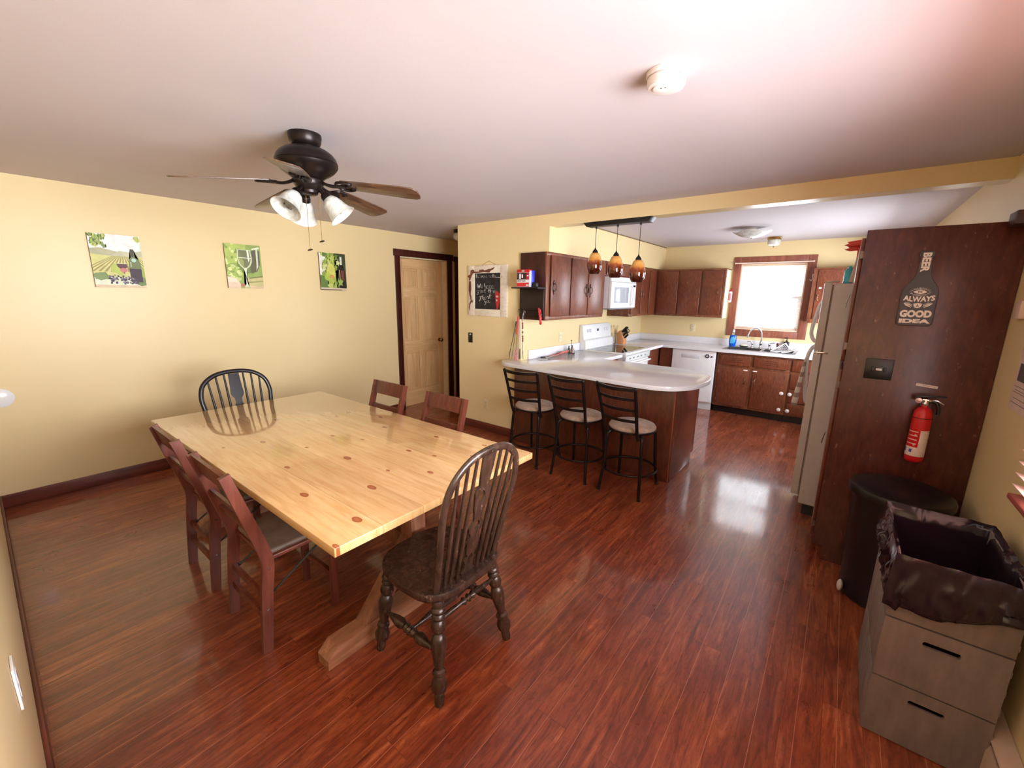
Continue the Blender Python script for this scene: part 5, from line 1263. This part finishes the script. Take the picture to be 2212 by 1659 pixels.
L2 += [((98, 92, 66), [(.66, .40), (.72, .36), (.86, .40), (.95, .55), (.97, .88), (.75, .90)]), ((206, 216, 184), [(.83, .40), (.90, .52), (.92, .92), (.86, .92), (.85, .55)]), ((226, 230, 204), [(.75, .88), (.97, .93), (.96, .97), (.76, .92)])]
bowl = [(.34, .885), (.315, .70), (.33, .60), (.38, .52), (.46, .455), (.52, .445), (.58, .455), (.67, .52), (.72, .60), (.735, .70), (.71, .885)]
L2 += [((198, 208, 172), bowl), ((118, 122, 82), [(.375, .87), (.35, .70), (.365, .62), (.41, .54), (.48, .475), (.56, .475), (.64, .54), (.685, .62), (.70, .70), (.675, .87)]), ((150, 160, 96), [(.37, .70), (.365, .62), (.41, .54), (.48, .475), (.50, .60), (.46, .69)]), ((222, 228, 200), [(.335, .695), (.715, .685), (.715, .70), (.335, .71)]), ((232, 236, 218), [(.60, .88), (.655, .88), (.66, .66), (.63, .60), (.61, .70)]),
       ((214, 220, 192), [(.47, .46), (.57, .46), (.545, .36), (.545, .10), (.60, .03), (.44, .03), (.505, .10), (.505, .36)])]
L2 += [((176, 112, 88), [(.34, .04), (.46, .04), (.46, .10), (.36, .11)])]
L3 = [((158, 176, 78), full), ((230, 230, 214), [(0, .40), (.22, .42), (.30, .70), (.20, .92), (0, 1)]), ((60, 66, 34), [(.62, 0), (1, 0), (1, 1), (.55, 1), (.72, .7), (.60, .4)]), ((96, 126, 60), [(.0, .06), (.4, .06), (.4, .34), (0, .40)])]
for k in range(30):
    rr = random.Random(300+k); L3.append((((188, 202, 96), (140, 164, 70), (206, 214, 140), (96, 124, 54))[k % 4], leaf(.10+.62*rr.random(), .45+.55*rr.random(), .07+.04*rr.random(), k+40)))
L3 += [((206, 208, 100), blob(.42, .52, .19, .20, 8)), ((178, 196, 80), blob(.30, .36, .14, .12, 9)), ((210, 146, 84), blob(.44, .36, .09, .06, 10)), ((172, 190, 84), leaf(.40, .22, .16, 4)), ((120, 150, 62), leaf(.72, .20, .15, 7)), ((190, 204, 110), blob(.36, .12, .10, .06, 11))]
L3 += [((34, 24, 22), [(.70, .06), (.96, .06), (.96, .52), (.92, .60), (.86, .64), (.855, .70), (.775, .70), (.775, .64), (.73, .60), (.70, .52)]), ((222, 226, 214), [(.775, .70), (.855, .70), (.85, .92), (.78, .92)]), ((200, 176, 140), [(.735, .30), (.765, .30), (.765, .56), (.735, .56)]), ((110, 60, 44), [(.80, .28), (.92, .28), (.92, .55), (.80, .55)]), ((150, 176, 84), leaf(.76, .22, .13, 12)), ((206, 188, 166), [(0, 0), (1, 0), (1, .055), (0, .07)]), ((70, 50, 40), [(0, .0), (.8, .0), (.8, .015), (0, .02)])]
picture('canvas picture of red wine, bottle and vineyard rows, leftmost of three on yellow wall', 1.160, 1.632, .316, .416, L1, plain((84, 66, 44), .6))
picture('canvas picture of a white wine glass among green grapes, middle of three', 2.092, 1.645, .318, .418, L2, plain((118, 96, 60), .6))
picture('canvas picture of a dark bottle with green vine leaves, nearest the pine door', 3.020, 1.643, .318, .414, L3, plain((120, 90, 66), .6))

# ================================================================== CHALKBOARD
cbx = thing('chalkboard', 'white framed chalkboard with a handwritten thank-you note and bark strip', 'chalkboard', (1.537, YA, 1.376))
def CB(px, py):     # board coordinates measured on the board itself (0..1 across the slate)
    u = (px-300)/660; v = (py-360)/920; return (1.348+.385*u, 1.853-.398*v)
M_SHAB = NT('shabby_white_wood'); _v = M_SHAB.coord((.3, 1, 1)); M_SHAB.base(M_SHAB.ramp(M_SHAB.noise(_v, 40, 4, .7), [(0.28, C4((186, 160, 132))), (0.42, C4((226, 212, 192))), (0.8, C4((238, 228, 212)))])); M_SHAB = M_SHAB.pr(.6)
g = G(); fx0, fx1, fz0, fz1 = 1.250, 1.828, 1.376, 1.940; ix0, ix1, iz0, iz1 = 1.348, 1.733, 1.455, 1.853
for a in ((fx0, ix0, fz0, fz1), (ix1, fx1, fz0, fz1), (ix0, ix1, iz1, fz1), (ix0, ix1, fz0, iz0)): g.box(a[0], a[1], YA-.022, YA-.001, a[2], a[3], .002)
g.done('frame', M_SHAB, cbx)
sl = NT('chalkboard_slate'); _v = sl.coord(); sl.base(sl.ramp(sl.noise(_v, 9, 5, .7), [(0.45, C4((22, 17, 18))), (0.75, C4((62, 54, 54)))])); sl = sl.pr(.7)
G().box(ix0, ix1, YA-.012, YA-.002, iz0, iz1).done('slate', sl, cbx, smooth=False)
GL = {'l': [[(.1, 1), (.1, 0), (.3, 0)]], 'L': [[(.1, 1), (.1, 0), (.5, 0)]], 'e': [[(.05, .3), (.45, .32), (.4, .6), (.15, .6), (.05, .3), (.15, 0), (.45, .05)]], 'a': [[(.42, .55), (.15, .6), (.03, .3), (.15, 0), (.42, .15), (.42, .6), (.44, .1), (.52, 0)]],
      'v': [[(.02, .6), (.22, 0), (.45, .6)]], 'n': [[(.05, .6), (.05, 0), (.08, .4), (.25, .6), (.42, .45), (.42, 0)]], 'o': [[(.25, .6), (.05, .4), (.05, .15), (.25, 0), (.45, .15), (.45, .42), (.25, .6)]], 't': [[(.2, 1), (.2, .05), (.38, 0)], [(.0, .66), (.42, .66)]],
      'W': [[(.0, 1), (.18, 0), (.36, .8), (.52, 0), (.72, 1)]], 'h': [[(.05, 1.1), (.05, 0), (.08, .4), (.28, .6), (.42, .4), (.42, 0)]], 'd': [[(.42, .5), (.15, .6), (.03, .3), (.15, 0), (.42, .15), (.42, 1.1), (.42, 0)]], 'g': [[(.42, .52), (.15, .6), (.03, .32), (.2, .05), (.42, .2), (.42, .6), (.40, -.4), (.18, -.62), (.0, -.4)]],
      'r': [[(.05, .6), (.05, 0), (.08, .4), (.3, .6)]], 'i': [[(.1, .6), (.1, 0)], [(.1, .8), (.1, .84)]], 'm': [[(.05, .6), (.05, 0), (.08, .45), (.22, .6), (.32, .4), (.32, 0), (.35, .45), (.5, .6), (.6, .4), (.6, 0)]], 'T': [[(.0, 1), (.7, 1)], [(.35, 1), (.35, 0)]],
      'k': [[(.05, 1.1), (.05, 0)], [(.4, .6), (.06, .28), (.44, 0)]], 'y': [[(.03, .6), (.08, .2), (.3, .15), (.42, .6)], [(.42, .6), (.38, -.3), (.18, -.5), (.05, -.3)]], 'u': [[(.03, .6), (.06, .1), (.25, 0), (.42, .2), (.42, .6), (.44, 0)]], '.': [[(.1, 0), (.14, .03)]], '_': [[(0, 0), (.7, .0)]]}
def write(g, s, x, y, size, adv, ang=0.0, w=5.0):
    ca, sa = math.cos(ang), math.sin(ang); cur = 0
    for ch in s:
        if ch == ' ': cur += adv*.55*size; continue
        for stq in GL[ch]:
            P_ = [(x+(cur+px*size)*ca+py*size*sa*1.0, y-(py*size)*ca+(cur+px*size)*-sa) for px, py in stq]
            P_ = [(v.x, v.y) for v in smooth_path([(a, b, 0) for a, b in P_], 3)] if len(P_) > 2 else P_
            for (a, b), (c_, d_) in zip(P_, P_[1:]):
                L_ = math.hypot(c_-a, d_-b)
                if L_ < 1e-6: continue
                nx, ny = -(d_-b)/L_*w/2, (c_-a)/L_*w/2; ex, ey = (c_-a)/L_*w*.3, (d_-b)/L_*w*.3
                q = [CB(a-ex+nx, b-ey+ny), CB(c_+ex+nx, d_+ey+ny), CB(c_+ex-nx, d_+ey-ny), CB(a-ex-nx, b-ey-ny)]
                yy = YA-.0124
                vs = [g.bm.verts.new((u, yy, v)) for u, v in q]; g.bm.faces.new(vs)
        wd = max(max(p[0] for p in stq) for stq in GL[ch]); cur += (wd+.14*adv)*size
g = G()
write(g, 'leave a note...__', 335, 470, 80, .75, 0.0, 13)
write(g, 'We', 365, 738, 105, .5, .04, 14); write(g, 'had', 545, 745, 112, .6, .02, 14); write(g, 'a', 735, 742, 115, .6, 0, 14)
write(g, 'great', 350, 855, 88, .9, .04, 12); write(g, 'time', 650, 850, 92, .8, -.03, 12)
write(g, 'Thank', 385, 1085, 120, .5, .28, 12); write(g, 'you', 545, 1125, 100, .6, .12, 12)
bmesh.ops.recalc_face_normals(g.bm, faces=g.bm.faces[:])
g.done('chalk_writing', plain((225, 218, 212), .8), cbx, 'white chalk handwriting', smooth=False)
def cbpoly(pts, d0, d1, nm, mat, lab=None):
    G().prism([CB(*p) for p in pts], lambda u, v, d: (u, YA-d, v), d0, d1, .0006).done(nm, mat, cbx, lab, smooth=False)
cbpoly([(858, 800), (935, 868), (958, 905), (940, 1080), (905, 1240), (885, 1280), (865, 1262), (842, 1100), (822, 900), (838, 850)], .0120, .0150, 'chili_pepper', plain((176, 36, 38), .5), 'red painted chili pepper')
g = G()
for k in range(5):
    x_, y_ = 850+(k % 3)*22, 920+(k//3)*95
    q = [CB(x_, y_), CB(x_+14, y_+10), CB(x_+12, y_+58), CB(x_+3, y_+50)]
    g.bm.faces.new([g.bm.verts.new((u, YA-.0153, v)) for u, v in q])
bmesh.ops.recalc_face_normals(g.bm, faces=g.bm.faces[:]); g.done('pepper_marks', plain((232, 214, 206), .6), cbx, smooth=False)
M_BARK = plain((112, 62, 44), .85, 0, .3)
cbpoly([(128, 420), (200, 380), (205, 290), (245, 262), (295, 272), (300, 310), (430, 318), (440, 272), (530, 265), (575, 295), (690, 255), (720, 262), (825, 215), (790, 270), (725, 300), (695, 350), (560, 330), (430, 348), (330, 352), (265, 360), (215, 460), (190, 545), (160, 540), (165, 470), (140, 465)], .0220, .027, 'bark_strip', M_BARK)
cbpoly([(160, 560), (210, 560), (215, 760), (200, 900), (222, 960), (225, 1060), (262, 1060), (245, 1135), (225, 1090), (190, 1170), (160, 1330), (152, 1300), (165, 1160), (205, 1060), (175, 940), (150, 800)], .0220, .026, 'bark_strip', M_BARK)
G().tube([(1.450, YA-.012, 1.940), (1.557, YA-.008, 1.984), (1.668, YA-.012, 1.940)], .0016, 8).lathe([(.003, 0), (.004, .008), (0, .009)], (1.557, YA-.001, 1.984), 10, (0, -1, 0)).done('hanging_string', plain((176, 132, 70), .8), cbx)

# ================================================================== SHELF WITH HOOKS ON THE CABINET END
YE = 4.133
sh = thing('hook_shelf', 'dark narrow shelf with hook board fixed to the upper cabinet end', 'shelf', (2.19, YE, 1.395))
M_DK = plain((26, 12, 10), .45)
G().box(2.020, 2.352, 3.975, YE-.0005, 1.683, 1.696, .002).done('shelf_board', M_DK, sh)
G().box(2.028, 2.332, YE-.020, YE-.0005, 1.395, 1.682, .002).done('back_board', plain((34, 17, 12), .45), sh)
G().tube([(2.035, YE-.050, 1.468), (2.330, YE-.050, 1.455)], .003, 8).tube([(2.06, YE-.050, 1.467), (2.06, YE-.018, 1.470)], .003, 8).tube([(2.30, YE-.050, 1.456), (2.30, YE-.018, 1.460)], .003, 8).done('hook_rail', M_BLACK, sh)
for x in (2.045, 2.075, 2.11, 2.30): G().tube(smooth_path([(x, YE-.050, 1.474), (x, YE-.056, 1.468), (x, YE-.052, 1.456), (x, YE-.058, 1.446), (x, YE-.070, 1.450)], 4), .0018, 6).done('hook', M_BLACK, sh)
fa = thing('first_aid_kit', 'red white and blue first aid kit box standing on the dark shelf', 'first aid kit', (2.185, 4.03, 1.696))
G().box(2.095, 2.262, 4.000, 4.052, 1.700, 1.862, .008, 3).done('blue_half', plain((36, 52, 190), .35), fa, 'blue plastic back half')
G().box(2.095, 2.262, 3.968, 3.9995, 1.698, 1.858, .008, 3).done('front_half', plain((206, 200, 206), .25), fa)
G().box(2.100, 2.257, 3.962, 4.010, 1.838, 1.868, .008, 3).done('handle', M_RED, fa); G().box(2.163, 2.195, 3.960, 3.964, 1.844, 1.862, .002).done('latch', plain((200, 200, 204), .3, .6), fa)
g = G(); yk = 3.9672
mats = [plain((56, 34, 44), .4), plain((232, 226, 222), .4), plain((206, 46, 44), .4), plain((178, 34, 44), .4)]
for mi_, a in ((0, (2.101, 2.218, 1.770, 1.836)), (3, (2.218, 2.250, 1.770, 1.836)), (1, (2.101, 2.212, 1.742, 1.770)), (2, (2.101, 2.250, 1.703, 1.740)), (1, (2.128, 2.150, 1.778, 1.828)), (1, (2.160, 2.176, 1.786, 1.820)), (1, (2.224, 2.243, 1.800, 1.812)), (1, (2.214, 2.248, 1.746, 1.764)), (1, (2.215, 2.245, 1.709, 1.722))):
    g.mi = mi_; yk -= .00012; g.box(a[0], a[1], yk, yk+.0003, a[2], a[3])
g.done('cover_print', mats, fa, smooth=False)
g = G(); text_mesh(g, 'FIRST AID', lambda u, v, d: (u, yk-.0004, v), 2.106, 2.207, 1.748, 1.764, 0, 0, bold=.03); g.done('lettering', plain((44, 30, 36), .5), fa, 'dark lettering', smooth=False)
tag(G().box(2.275, 2.318, 3.990, 4.045, 1.6965, 1.742, .005, rot=(0, 0, .2), piv=(2.30, 4.02, 1.7)).box(2.282, 2.312, 3.987, 3.992, 1.705, 1.735, .001, rot=(0, 0, .2), piv=(2.30, 4.02, 1.7)).done('timer', M_BLACK), 'small black kitchen timer on the dark shelf beside the first aid kit', 'timer')
# hanging utensils
YU = YE-.060
ut = thing('spatula', 'red-handled spatula with pink patterned blade hanging over the counter end', 'spatula', (2.04, YU, .925))
G().tube([(2.046, YU, 1.452), (2.044, YU, 1.405)], .003, 8).done('hanging_loop', M_STEEL, ut)
G().tube([(2.045, YU, 1.402), (2.041, YU-.004, 1.30), (2.036, YU-.006, 1.205)], [.0085, .0095, .008], 12).done('grip', M_RED, ut, 'red grip')
G().tube([(2.036, YU-.006, 1.207), (2.031, YU-.010, 1.045)], .003, 8).done('shaft', M_STEEL, ut)
def heart_mat():
    t = NT('pink_pattern'); f = t.noise(t.coord(), 90, 2, .5, 2.0); t.base(t.ramp(f, [(.44, C4((232, 150, 176))), (.50, C4((240, 214, 220))), (.56, C4((166, 24, 74)))])); return t.pr(.35)
G().prism([(2.022, 1.050), (2.042, 1.050), (2.048, 1.00), (2.050, .935), (2.044, .926), (2.010, .926), (2.005, .935), (2.012, 1.00)], lambda u, v, d: (u, YU-.012+d, v), -.002, .002, .001).done('blade', heart_mat(), ut, 'pink and white patterned blade')
u2 = thing('tongs', 'steel tongs hanging leftmost from the hook rail against the yellow wall', 'tongs', (1.98, YU, .93))
for s in (-1, 1):
    G().tube([(2.020, YU+s*.004, 1.345), (2.000+s*.006, YU+s*.006-.01, 1.18), (1.972+s*.009, YU+s*.012-.014, 1.03), (1.958+s*.012, YU+s*.010-.016, .935)], .0085, 8, flat=.4).done('arm', M_STEEL if s > 0 else M_BLACK, u2)
u3 = thing('turner', 'wire-handled white turner hanging behind the red-handled spatula', 'turner', (2.06, YU+.012, .93))
G().tube([(2.062, YU+.012, 1.37), (2.063, YU+.012, 1.05)], .004, 8).done('shaft', M_WHITE, u3)
G().prism([(2.052, 1.06), (2.072, 1.06), (2.078, .95), (2.05, .935)], lambda u, v, d: (u, YU+.012+d, v), -.0015, .0015, .0008).done('blade', M_STEEL, u3)
u4 = thing('serving_fork', 'serving fork with brown beaded handle hanging from a wire loop', 'fork', (2.11, YU, .945))
G().tube(smooth_path([(2.105, YU, 1.375), (2.112, YU, 1.44), (2.122, YU-.004, 1.466), (2.132, YU, 1.44), (2.112, YU, 1.37)], 5), .0018, 6).tube([(2.108, YU, 1.372), (2.104, YU, 1.335)], .003, 8).done('hanging_loop', M_STEEL, u4)
g = G(); mats = [plain((126, 66, 42), .4), plain((222, 206, 190), .4)]
for k in range(9):
    g.mi = 0 if k % 2 == 0 or k in (1, 7) else 1; z = 1.335-k*.0225
    g.lathe([(.004, 0), (.0085, -.005), (.0085, -.017), (.004, -.0222)], (2.104+.0008*k, YU, z), 12)
g.done('beaded_handle', mats, u4, 'brown and cream beaded handle')
G().tube([(2.111, YU, 1.135), (2.112, YU-.002, 1.06)], .0032, 8).tube([(2.112, YU, 1.06), (2.106, YU-.004, .955)], .0026, 8).tube([(2.112, YU, 1.06), (2.124, YU-.004, .948)], .0026, 8).done('tines', M_STEEL, u4)
YU -= .012
u5 = thing('can_opener', 'red-handled can opener hanging at the right end of the hook board', 'can opener', (2.335, YU, 1.325))
G().tube(smooth_path([(2.318, YU-.008, 1.492), (2.322, YU-.012, 1.46), (2.334, YU-.010, 1.41), (2.345, YU-.008, 1.345)], 5), [.007]*8+[.010]*8, 10).ball((2.345, YU-.008, 1.345), .0145, (1, .8, 1.4), 14).done('grip', M_RED, u5)
G().tube(smooth_path([(2.322, YU+.008, 1.480), (2.330, YU+.008, 1.44), (2.342, YU+.006, 1.38)], 5), .007, 10).done('lever', M_RED, u5)
G().lathe([(.012, -.006), (.012, .006)], (2.336, YU, 1.425), 16, (0, -1, 0)).done('cutting_wheel', M_STEEL, u5)
# ================================================================== THINGS ON THE WORKTOP
Z0 = ZC+.0005
ck_ = thing('cruet_set', 'small metal caddy with oil and spice bottles on the counter', 'cruet set', (2.115, 5.09, Z0))
G().lathe([(.048, 0), (.050, .004), (.046, .007), (0, .007)], (2.115, 5.09, Z0), 24).tube([(2.115+.048*math.cos(2*PI*i/24), 5.09+.048*math.sin(2*PI*i/24), Z0+.040) for i in range(24)], .002, 6, True).done('caddy', plain((110, 92, 84), .25, .9), ck_)
for i in range(4):
    a = PI/2*i+.7; G().tube([(2.115+.048*math.cos(a), 5.09+.048*math.sin(a), Z0+.005), (2.115+.048*math.cos(a), 5.09+.048*math.sin(a), Z0+.040)], .002, 6).done('caddy_post', M_CHROME, ck_)
G().tube(smooth_path([(2.115, 5.09, Z0+.005), (2.115, 5.09, Z0+.13), (2.118, 5.085, Z0+.155)], 4), .003, 8).ball((2.118, 5.085, Z0+.160), .008, seg=10).done('caddy_handle', M_BLACK, ck_)
for i, (dx, dy, hh, col) in enumerate(((-.018, -.022, .085, (70, 74, 60)), (.022, -.014, .065, (150, 120, 90)), (.0, .026, .09, (40, 34, 32)))):
    tag(G().lathe([(.015, .0), (.016, .008), (.016, hh*.55), (.008, hh*.75), (.007, hh*.9), (.010, hh*.92), (.010, hh), (0, hh)], (2.115+dx, 5.09+dy, Z0+.0078), 18).done('cruet_bottle', plain(col, .15)),
        ('dark green oil cruet in the counter caddy', 'short brown-topped shaker in the counter caddy', 'black-topped tall bottle at the back of the counter caddy')[i], 'bottle', 'bottles in the cruet caddy')
tg = thing('kitchen_tongs', 'copper-handled tongs lying on the counter in front of the cruet set', 'tongs', (2.12, 4.80, Z0))
for s, zz in ((-1, .008), (1, .026)):
    G().tube(smooth_path([(2.118+s*.010, 4.60, Z0+.010), (2.112+s*.018, 4.72, Z0+.014), (2.105+s*.020, 4.86, Z0+zz+.006), (2.110+s*.012, 5.0, Z0+zz+.010), (2.112, 5.022, Z0+.028)], 5), [.004]*8+[.008]*13, 10, flat=1.4, up=(0, 0, 1)).done('arm', plain((196, 110, 100), .3, .3), tg)
gb = thing('basting_brush', 'black-bristled basting brush lying on the counter near the backsplash', 'brush', (2.09, 4.55, Z0))
G().box(2.075, 2.110, 4.470, 4.525, Z0+.004, Z0+.018, .003).done('bristles', M_BLACK, gb)
G().tube([(2.093, 4.525, Z0+.010), (2.088, 4.70, Z0+.010)], .006, 10).done('brush_handle', M_STEEL, gb)
tn = thing('slotted_turner', 'stainless slotted turner lying flat on the white counter', 'turner', (2.16, 4.42, Z0))
G().prism([(2.12, 4.36), (2.19, 4.33), (2.205, 4.42), (2.17, 4.455), (2.135, 4.45)], lambda u, v, d: (u, v, Z0+d), .001, .003, .0005).done('blade', M_STEEL, tn)
G().tube([(2.155, 4.452, Z0+.008), (2.135, 4.66, Z0+.014)], .005, 10, flat=1.5, up=(1, 0, 0)).done('turner_handle', M_CHROME, tn)
# knife block
kb = thing('knife_block', 'light wooden knife block to the right of the range', 'knife block', (2.14, 6.56, Z0))
KX, KY = 2.125, 6.58
prof = [(-.085, 0), (.075, 0), (.075, .060), (.045, .135), (-.035, .195), (-.062, .160)]
M_BLK = plain((214, 150, 100), .4)
G().prism([(-.09, 0), (.07, 0), (.085, .055), (-.0, .205), (-.075, .165)], lambda u, v, d: (KX+u*.8, KY-.0+d, Z0+v), -.055, .055, .004).done('block', M_BLK, kb)
sl_n = Vector((.82, 0, .57)).normalized()
kn_lab = ['chef knife with broad black handle, top left slot of the knife block', 'black-handled carving knife in the top right slot of the knife block', 'kitchen scissors with black ring handles stuck in the knife block', 'black-handled bread knife in the middle of the knife block', 'short black-handled paring knife lowest in the knife block']
for i, (t, dy, L_) in enumerate(((.80, -.030, .115), (.80, .022, .110), (.62, .0, .11), (.45, -.028, .105), (.22, -.01, .085))):
    p = Vector((KX+.8*(.085*(1-t)-.0*t), KY+dy, Z0+.055+.150*t))+sl_n*.004
    d = Vector((.62, 0, .78)).normalized()
    k_ = thing('kitchen_knife' if i != 2 else 'kitchen_scissors', kn_lab[i], 'knife' if i != 2 else 'scissors', p)
    if i != 2:
        G().tube([p-d*.01, p+d*.006], .009, 8, flat=.4, up=(0, 1, 0)).done('bolster', M_STEEL, k_)
        G().tube([p+d*.006, p+d*(L_*.4), p+d*(L_*.8)-Vector((0, 0, .004)), p+d*L_-Vector((0, 0, .012))], [.013, .017, .015, .017], 12, flat=.65, up=(0, 1, 0)).done('handle', M_BLACK, k_)
    else:
        G().tube([p-d*.01, p+d*.03], .006, 8).done('blades', M_STEEL, k_)
        for s in (-1, 1):
            c0 = p+d*.065+Vector((s*.018, s*.006, s*-.012))
            G().tube([c0+Vector((d.x*.036*math.cos(2*PI*j/20)+.022*math.sin(2*PI*j/20)*d.z, 0, d.z*.036*math.cos(2*PI*j/20)-.022*math.sin(2*PI*j/20)*d.x)) for j in range(20)], .006, 8, True).done('ring_handle', M_BLACK, k_)
jr = thing('glass_jar', 'tall clear glass jar behind the knife block', 'jar', (2.085, 6.455, Z0))
G().lathe([(.0, .002), (.030, .002), (.032, .01), (.032, .17), (.029, .17), (.029, .012), (0, .008)], (2.085, 6.455, Z0), 24).done('jar_body', M_GLASS, jr)
for i, (dx, dy, tx, ty) in enumerate(((-.008, -.01, -.01, -.012), (.010, .008, .0, .03))):
    b = Vector((2.085+dx, 6.455+dy, Z0+.012)); e = Vector((2.085+dx+tx, 6.455+dy+ty, Z0+.245))
    o_ = G().tube([b, e], .004, 8).ball(e+Vector((0, 0, .02)), .014, (.35, 1, 1.6), 12).done('wooden_spoon', plain((206, 172, 122), .6))
    tag(o_, ('wooden spoon standing at the left in the glass jar', 'wooden spoon leaning right in the glass jar')[i], 'spoon', 'wooden spoons in the jar')
# by the sink
sp_ = thing('dish_soap', 'blue dish soap bottle on the sink edge', 'soap bottle', (3.505, 7.425, .9185))
def bottle_rings(cx, cy, prof, zb): return [[(cx+rx*math.cos(2*PI*j/28), cy+ry*math.sin(2*PI*j/28), zb+h) for j in range(28)] for rx, ry, h in prof]
G().loft(bottle_rings(3.505, 7.425, [(.036, .022, 0), (.042, .026, .006), (.050, .029, .06), (.051, .030, .10), (.045, .027, .145), (.038, .022, .165)], .919)).done('bottle_body', plain((24, 92, 214), .15), sp_)
G().loft(bottle_rings(3.505, 7.425, [(.038, .022, .165), (.026, .018, .182), (.016, .014, .195), (.016, .014, .205)], .919)).done('bottle_neck', M_GLASS, sp_)
G().lathe([(.019, .205), (.019, .222), (.012, .228), (.015, .236), (.012, .248), (0, .250)], (3.505, 7.425, .919), 18).done('cap', plain((206, 226, 232), .3), sp_)
G().prism([(3.505+x, .919+z) for x, z in ((-.028, .045), (.020, .045), (.034, .07), (.030, .12), (.005, .148), (-.018, .13), (-.03, .09))], lambda u, v, d: (u, 7.425-.0315+d, v), -.001, .006, .001).done('label', plain((84, 180, 232), .3), sp_)
tag(G().loft(bottle_rings(3.655, 7.44, [(.035, .025, 0), (.055, .036, .008), (.060, .040, .018), (.055, .036, .016)], .9185)).done('soap_dish', plain((36, 52, 34), .4)), 'dark green soap dish on the back rim of the sink', 'soap dish')
tag(G().loft(bottle_rings(3.655, 7.44, [(.044, .028, 0), (.050, .032, .006), (.048, .030, .020), (.03, .02, .026)], .9345)).done('sponge', plain((226, 222, 196), .8)), 'pale sponge lying in the dark soap dish', 'sponge')
dp = thing('soap_dispenser', 'dark square pump soap dispenser behind the dish rack', 'soap dispenser', (4.170, 7.545, ZC))
G().box(4.136, 4.204, 7.513, 7.577, ZC+.001, ZC+.115, .006, 3).done('bottle_body', plain((46, 30, 48), .25), dp)
G().lathe([(.016, 0), (.016, .02), (.006, .022), (.006, .05), (.012, .052), (.012, .062), (0, .062)], (4.170, 7.545, ZC+.113), 16).tube([(4.170, 7.545, ZC+.170), (4.140, 7.53, ZC+.166)], .004, 8).done('pump', M_BLACK, dp)
dk = thing('dish_rack', 'white slatted dish rack tilted over the right sink bowl', 'dish rack', (4.14, 7.24, .92))
RA, RB, RC = Vector((4.035, 7.10, .925)), Vector((4.190, 7.22, 1.035)), Vector((4.262, 7.20, .940))
RD = RA+(RC-RB)
RD.z = max(RD.z, .922)
for k in range(10):
    t = (k+.5)/10; G().tube([RA.lerp(RB, t), RD.lerp(RC, t)], .0048, 6, flat=.6).done('slat', M_WHITE, dk)
for a, b in ((RA, RB), (RB, RC), (RC, RD), (RD, RA)): G().tube([a, b], .006, 8).done('rack_rail', M_WHITE, dk)
tr = sheet_obj(lambda u, v: (4.17+.16*u, 7.02+.18*v, .924+.060*u*u+.008*math.sin(v*PI)), 12, 8, .005).done('drain_tray', M_WHITE)
tag(tr, 'white curved drain tray lying right of the tilted dish rack', 'tray')
wb = thing('hanging_capsule', 'white and red capsule hanging on the kitchen window casing, left side', 'bottle', (3.372, 7.565, 1.54))
G().tube([(3.372, 7.562, 1.575), (3.372, 7.562, 1.70)], .0245, 16).ball((3.372, 7.562, 1.700), .0245).ball((3.372, 7.562, 1.575), .0245).done('capsule', plain((232, 224, 228), .3), wb)
G().ball((3.372, 7.562, 1.722), .022, (1, 1, .8)).tube([(3.372, 7.562, 1.73), (3.372, 7.575, 1.765)], .006, 8).done('cap', plain((170, 24, 60), .3), wb)
G().prism([(3.358, 1.585), (3.386, 1.585), (3.386, 1.69), (3.358, 1.69)], lambda u, v, d: (u, 7.5365+d, v), -.001, .003).done('label', plain((200, 120, 140), .4), wb, smooth=False)
tag(G().lathe([(.0, 0), (.015, 0), (.014, .004), (0, .006)], (5.06, 2.62, .0), 10).done('crumb', plain((200, 190, 180), .6)), 'x', 'x') if False else None
